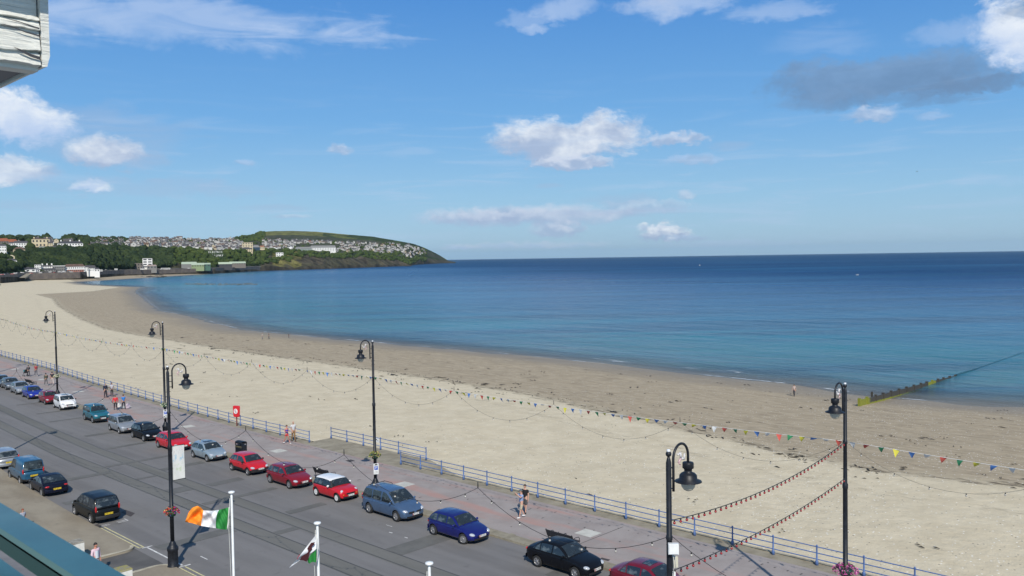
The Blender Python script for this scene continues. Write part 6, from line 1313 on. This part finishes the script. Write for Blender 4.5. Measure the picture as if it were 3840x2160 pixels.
# ---- railway lettering
base = hit(812, 958); D = math.hypot(base.x, base.y)-16; c0 = dp(812, 960, D); t = thing('hillside_lettering', 'white letters reading ELECTRIC RAILWAY standing on the green slope', 'lettering', c0, -math.atan2(c0.x, c0.y))
m_let = mat('letter_white', (.75, .75, .73), .6)
for txt, x0, x1, yc in (('ELECTRIC', 784, 831, 945.5), ('RAILWAY', 789, 834, 958.5)):
    for i, ch in enumerate(txt):
        x = x0+(x1-x0)*i/(len(txt)-1); p = dp(x, yc, D)-c0; q_ = t.matrix_basis.to_quaternion()
        t_loc = Matrix.Rotation(math.atan2(c0.x, c0.y), 3, 'Z') @ p
        o = text_mesh(ch, 7.6*D/FPX*1.3, 'letter', m_let, t, t_loc, (math.pi/2, 0, 0), .3)
        bpy.context.view_layer.update()
        for v in o.data.vertices: v.co.x *= .93
        mb = MB(); mb.box(t_loc+Vector((0, .8, -D*9/FPX)), (.3, .3, D*10/FPX)); mb.build('strut', M_dk, t)
        if i >= 0:
            so_ = o.copy(); so_.data = o.data.copy(); bpy.data.objects.remove(so_)
# ---- sea wall and road edge along the far shore
mb = MB(); rows = []
for x in np.arange(-60, 985, 15):
    D = float(np.interp(x, TX, D0))+2; a = dp(x, float(np.interp(x, TX, ROW[1][0])), D); rows.append([(a.x, a.y, SEA-1), (a.x, a.y, a.z+1.1), (a.x*1.0006, a.y*1.0006, a.z+1.1), (a.x*1.0006, a.y*1.0006, a.z-2)])
mb.grid(rows, 0, False); tag(mb.build('far_sea_wall', mat('far_wall', (.13, .11, .10), .9, vary=.35, vscale=.12, alt=(.20, .165, .135))), 'long dark stone sea wall along the foot of the far shore', 'sea wall')
t = thing('slipway', 'pale concrete slipway on the far beach below the sea wall', 'slipway', dp(88, 1040, 1240), -.3); mb = MB(); mb.poly([(-8, -10, -.4), (2, -10, -.4), (9, 45, 4.5), (3, 45, 4.5)]); mb.poly([(2, -10, -.4), (2, -10, -2), (9, 45, 2), (9, 45, 4.5)]); mb.build('ramp', M_conc, t)
# ---- far parked cars and buses
fc = []
for nm, c in (('white', (.6, .6, .6)), ('dark', (.03, .03, .04)), ('silver', (.3, .31, .33)), ('red', (.35, .04, .04))):
    mb = MB(); mb.grid([[(x, y*s_, z) for y, z in ((-.85, .25), (-.88, .8), (-.7, .95), (.7, .95), (.88, .8), (.85, .25))] for x, s_ in ((-2.1, .9), (-2, 1), (2, 1), (2.15, .9))], 0, True); mb.grid([[(x, -.78, .9), (x*.72-.1, -.6, 1.42), (x*.72-.1, .6, 1.42), (x, .78, .9)] for x in (-1.7, 1.1)], 1, False)
    for x in (-1.3, 1.3): mb.lathe([(.32, -.9), (.32, .9)], c=(x, 0, .32), n=8, axis='y', k=1)
    o = mb.build('far_car', [mat('far_car_'+nm, c, .3), M_win]); fc.append((o.data, nm)); bpy.data.objects.remove(o)
for i in range(44):
    x = random.uniform(-5, 300) if i < 34 else random.uniform(320, 900); k_ = random.choice((0, 0, 1, 1, 2, 3)); off = random.choice((14, 22, 34)); D = float(np.interp(x, TX, D0))+off; p = dp(x, 1000, D); z = gz_at(p.x, p.y)
    if z is None: continue
    o = bpy.data.objects.new('far_car', fc[k_][0]); COL.objects.link(o); o.location = (p.x, p.y, z+.25); o.rotation_euler = (0, 0, -math.atan2(p.x, p.y)+random.choice((0, 0, 0, 1.5))); tag(o, 'tiny %s car on the road above the far sea wall' % fc[k_][1], 'car', 'tiny %s cars along the far sea wall' % fc[k_][1])
def bus(x, yb, w_, label, D):
    p = dp(x, yb, D); W_ = w_*D/FPX; t = thing('coach', label, 'coach', p, -math.atan2(p.x, p.y)); mb = MB(); mb.box((0, 0, 1.75), (W_, 2.5, 2.6)); mb.box((0, 0, 3.1), (W_*.97, 2.3, .12)); mb.build('body', M_hub, t)
    mb = MB(); mb.box((0, -1.27, 2.2), (W_*.92, .04, .9)); mb.build('window_band', M_win, t)
    for sx in (-.3, .3): mb = MB(); mb.lathe([(.5, -1.27), (.5, 1.27)], c=(sx*W_, 0, .5), n=10, axis='y'); mb.build('wheel', M_tyre, t)
bus(371, 1019, 22, 'white coach on the far road right of the chalets', 1400); bus(621, 1011, 30, 'white coach with a dark window band below the wooded slope', 1740); bus(535, 1012, 15, 'white box van beside the tower house on the far road', 1640); bus(435, 1014, 10, 'small white van on the far road before the wooded slope', 1560)
# ---- rocks and reef
M_rk = mat('dark_shore_rock', (.045, .04, .032), .85, vary=.4, vscale=.4)
def rocks(label, pts, r0, r1, z, name='shore_rocks'):
    bl_ = [((p.x+random.gauss(0, 3), p.y+random.gauss(0, 3), z), random.uniform(r0, r1)) for p in pts]; v, f = blobs(bl_); v[:, 2] = z+(v[:, 2]-z)*.45
    stuff(npmesh(name, v, f, M_rk, smooth=False), label, 'rocks')
rocks('dark jagged rocks at the tip of the first headland', [gp(random.uniform(1480, 1536), random.uniform(996.5, 999), SEA) for _ in range(40)], 2, 7, SEA+.3)
rocks('low dark rocks trailing off the far headland tip', [gp(random.uniform(1660, 1706), random.uniform(985, 986.5), SEA) for _ in range(30)], 3, 9, SEA+.3)
M_rk = mat('pale_tide_flat', (.10, .12, .12), .8, vary=.4, vscale=.4)
rocks('pale tide flat just breaking the water below the station', [gp(random.uniform(690, 960), random.gauss(1066, 1.5), SEA) for _ in range(260)], 1.5, 4.5, SEA-1.2, 'reef'); M_rk = MATS['dark_shore_rock']; 
rocks('seaweed covered rocks at the foot of the far sea wall', [gp(random.uniform(200, 620), float(0)+1041-(random.uniform(0, 1))*7-(max(0, random.uniform(0, 1)))*2, SEA) for _ in range(220)], 1.2, 4, SEA+.2)
# ---- boats
def boat(x, y, label, s_=1.0, D=None):
    p = gp(x, y, SEA); t = thing('small_boat', label, 'boat', p, random.uniform(0, 3)); mb = MB(); mb.grid([[(l, -w_, .6+.1*abs(l)), (l, -w_*.6, -.3), (l, w_*.6, -.3), (l, w_, .6+.1*abs(l))] for l, w_ in ((-2.6*s_, .9*s_), (-1, 1.05*s_), (1*s_, .9*s_), (2.8*s_, .05))], 0, True); mb.poly([(-2.6*s_, -.9*s_, .8), (1*s_, -.9*s_, .7), (2.8*s_, 0, .85), (1*s_, .9*s_, .7), (-2.6*s_, .9*s_, .8)]); mb.build('hull', M_wp, t); mb = MB(); mb.box((-.3, 0, 1.2*s_), (1.8*s_, 1.2*s_, 1.1*s_)); mb.build('cabin', M_wp, t)
boat(2624, 996.5, 'tiny white boat far out right of the headland', 1.2); boat(3215, 1032, 'tiny white boat nearest on the open sea', .5); boat(1946, 975, 'tiny white boat on the horizon in the middle', 1.6)

# ---- air
hz = MB(); hz.box((20000, 20000, 240), (64000, 64000, 512)); ho = hz.build('haze', []); stuff(ho, 'thin sea haze over the whole bay', 'haze')
hm_ = bpy.data.materials.new('haze'); hm_.use_nodes = True; T = NT(hm_.node_tree); T.n.clear(); ou = T.add('ShaderNodeOutputMaterial'); pv = T.add('ShaderNodeVolumePrincipled')
pv.inputs['Color'].default_value = (.62, .84, 1.0, 1); pv.inputs['Density'].default_value = 1.7e-5; pv.inputs['Anisotropy'].default_value = 0.1; T.l.new(pv.outputs[0], ou.inputs['Volume']); ho.data.materials.append(hm_)
